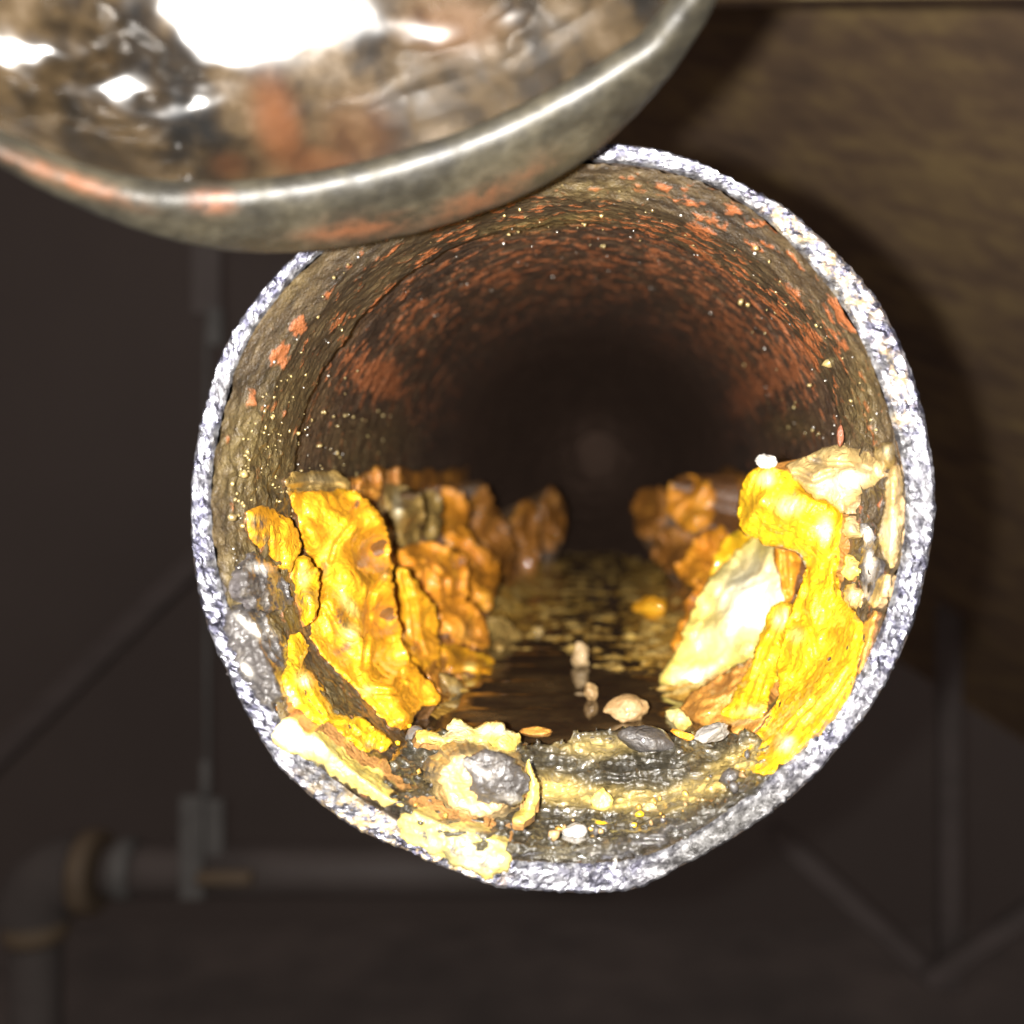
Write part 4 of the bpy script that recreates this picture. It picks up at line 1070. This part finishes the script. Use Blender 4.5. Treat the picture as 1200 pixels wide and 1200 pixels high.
plane_board('wooden_joist', [JT[0], JT[1], on_joist(1420, 1010), on_joist(545, 450)], 38, M['wood'], 'stained brown timber joist with horizontal grain behind the pipe', 'joist', nx=260, ny=220)
plane_board('subfloor_board', [at(545, -260, 730), at(1420, -260, 400), at(1420, -4, 470), at(545, 2, 780)], 18, M['wood2'], 'pale timber board edge along the top right above the joist', 'board', nx=120, ny=40)

def tube(name, a, b, r, mat, parent=None, n=20, seg=2, jit=0.0):
    a, b = np.asarray(a, float), np.asarray(b, float)
    d = (b - a) / np.linalg.norm(b - a)
    q = np.array([0, 1, 0]) if abs(d[1]) < .9 else np.array([1, 0, 0])
    u = np.cross(d, q); u /= np.linalg.norm(u); v = np.cross(d, u)
    th = np.linspace(0, 2 * PI, n, endpoint=False)
    ring = np.cos(th)[:, None] * u + np.sin(th)[:, None] * v
    bev = min(r * .18, np.linalg.norm(b - a) * .2)
    rows = [a + ring * (r - bev)] + [a + (b - a) * k + ring * r for k in np.linspace(bev / np.linalg.norm(b - a), 1 - bev / np.linalg.norm(b - a), seg)] + [b + ring * (r - bev)]
    V = np.concatenate(rows); F = grid_faces(len(rows), n).tolist()
    F.append(tuple(range(n))[::-1]); F.append(tuple(len(V) - n + k for k in range(n)))
    o = mesh_obj(name, V, F, mat, parent)
    o.data.polygons.foreach_set('use_smooth', [len(p.vertices) == 4 for p in o.data.polygons])
    return o
def bar(name, a, b, wd, th_, mat, parent=None):
    """a squared bar from a to b with chamfered edges"""
    a, b = np.asarray(a, float), np.asarray(b, float)
    d = (b - a) / np.linalg.norm(b - a)
    v = np.array([0, 1.0, 0]); u = np.cross(d, v); u /= np.linalg.norm(u); v = np.cross(u, d)
    c = min(wd, th_) * .12
    sec = [(-wd / 2 + c, -th_ / 2), (wd / 2 - c, -th_ / 2), (wd / 2, -th_ / 2 + c), (wd / 2, th_ / 2 - c), (wd / 2 - c, th_ / 2), (-wd / 2 + c, th_ / 2), (-wd / 2, th_ / 2 - c), (-wd / 2, -th_ / 2 + c)]
    ring = np.array([u * x + v * y for x, y in sec])
    V = np.concatenate([a + ring, b + ring]); F = grid_faces(2, 8).tolist()
    F.append(tuple(range(8))[::-1]); F.append(tuple(range(8, 16)))
    return mesh_obj(name, V, F, mat, parent, smooth=False)

DB = 1150.0
dp = thing('drain_pipe', at(250, 1020, DB), 'grey horizontal drain pipe with an elbow turning down, in the dark lower left', 'pipe')
tube('pipe_run', at(120, 1020, DB), at(720, 1020, DB + 40), 25, M['greypipe'], dp, n=28)
tube('coupling', at(93, 1022, DB), at(119, 1022, DB), 40, M['brass'], dp, n=28)
tube('collar', at(135, 1018, DB), at(160, 1018, DB), 29, M['fitting'], dp, n=28)
# elbow
rows = []
thb = np.linspace(0, 2 * PI, 28, endpoint=False)
c0 = at(93, 1022, DB); RBD = 42
for k in range(15):
    a = PI / 2 * k / 14
    c = c0 + np.array([-RBD * math.sin(a), 0, -RBD * (1 - math.cos(a))])
    u = np.array([math.sin(a) * -1, 0, math.cos(a)]) ; u = np.array([-math.sin(a), 0, math.cos(a)])
    rows.append(c + 37 * (np.cos(thb)[:, None] * u + np.sin(thb)[:, None] * np.array([0, 1, 0])))
mesh_obj('elbow', np.concatenate(rows), grid_faces(15, 28), M['pvc'], dp)
cb = c0 + np.array([-RBD, 0, -RBD])
tube('coupling', cb, cb + np.array([0, 0, -24]), 30, M['brass'], dp, n=28)
tube('pipe_drop', cb + np.array([0, 0, -24]), cb + np.array([0, 0, -700]), 24, M['pvc'], dp, n=28)
hg = thing('pipe_hanger', at(240, 1050, DB - 32), 'grey clevis hanger on a thin rod holding the drain pipe on the left', 'hanger')
tube('rod', at(243, 935, DB - 20), at(243, 380, DB - 20), 2.6, M['fitting'], hg, n=10)
tube('nut', at(241, 948, DB - 20), at(241, 890, DB - 20), 5.5, M['fitting'], hg, n=6)
bar('clevis', at(226, 1052, DB - 34), at(226, 932, DB - 34), 22, 10, M['fitting'], hg)
bar('yoke', at(252, 1000, DB - 34), at(252, 936, DB - 34), 17, 8, M['fitting'], hg)
tube('bolt', at(232, 1029, DB - 44), at(296, 1029, DB - 44), 7.5, M['brass'], hg, n=12)
bar('clamp', at(253, 405, DB - 20), at(253, 362, DB - 20), 15, 14, M['fitting'], hg)
bar('clamp_plate', at(243, 368, DB - 12), at(243, 285, DB - 12), 28, 10, M['greypipe'], hg)
B = 'timber struts in the dark background'
o = bar('strut', at(905, 972, 1250), at(1100, 1150, 1250), 22, 22, M['timber']); tag(o, 'faint sloping timber strut in the dark at the lower right', 'strut', B)
o = bar('strut', at(1085, 1150, 1230), at(1215, 1062, 1230), 20, 20, M['timber']); tag(o, 'faint strut rising toward the right edge at the lower right corner', 'strut', B)
o = bar('strut', at(-30, 915, 1500), at(330, 560, 1500), 28, 28, M['timber']); tag(o, 'faint sloping timber strut in the dark at the far left', 'strut', B)
o = bar('post', at(1112, 1155, 1270), at(1112, 640, 1270), 24, 24, M['timber']); tag(o, 'faint upright timber post in the dark at the lower right', 'post')
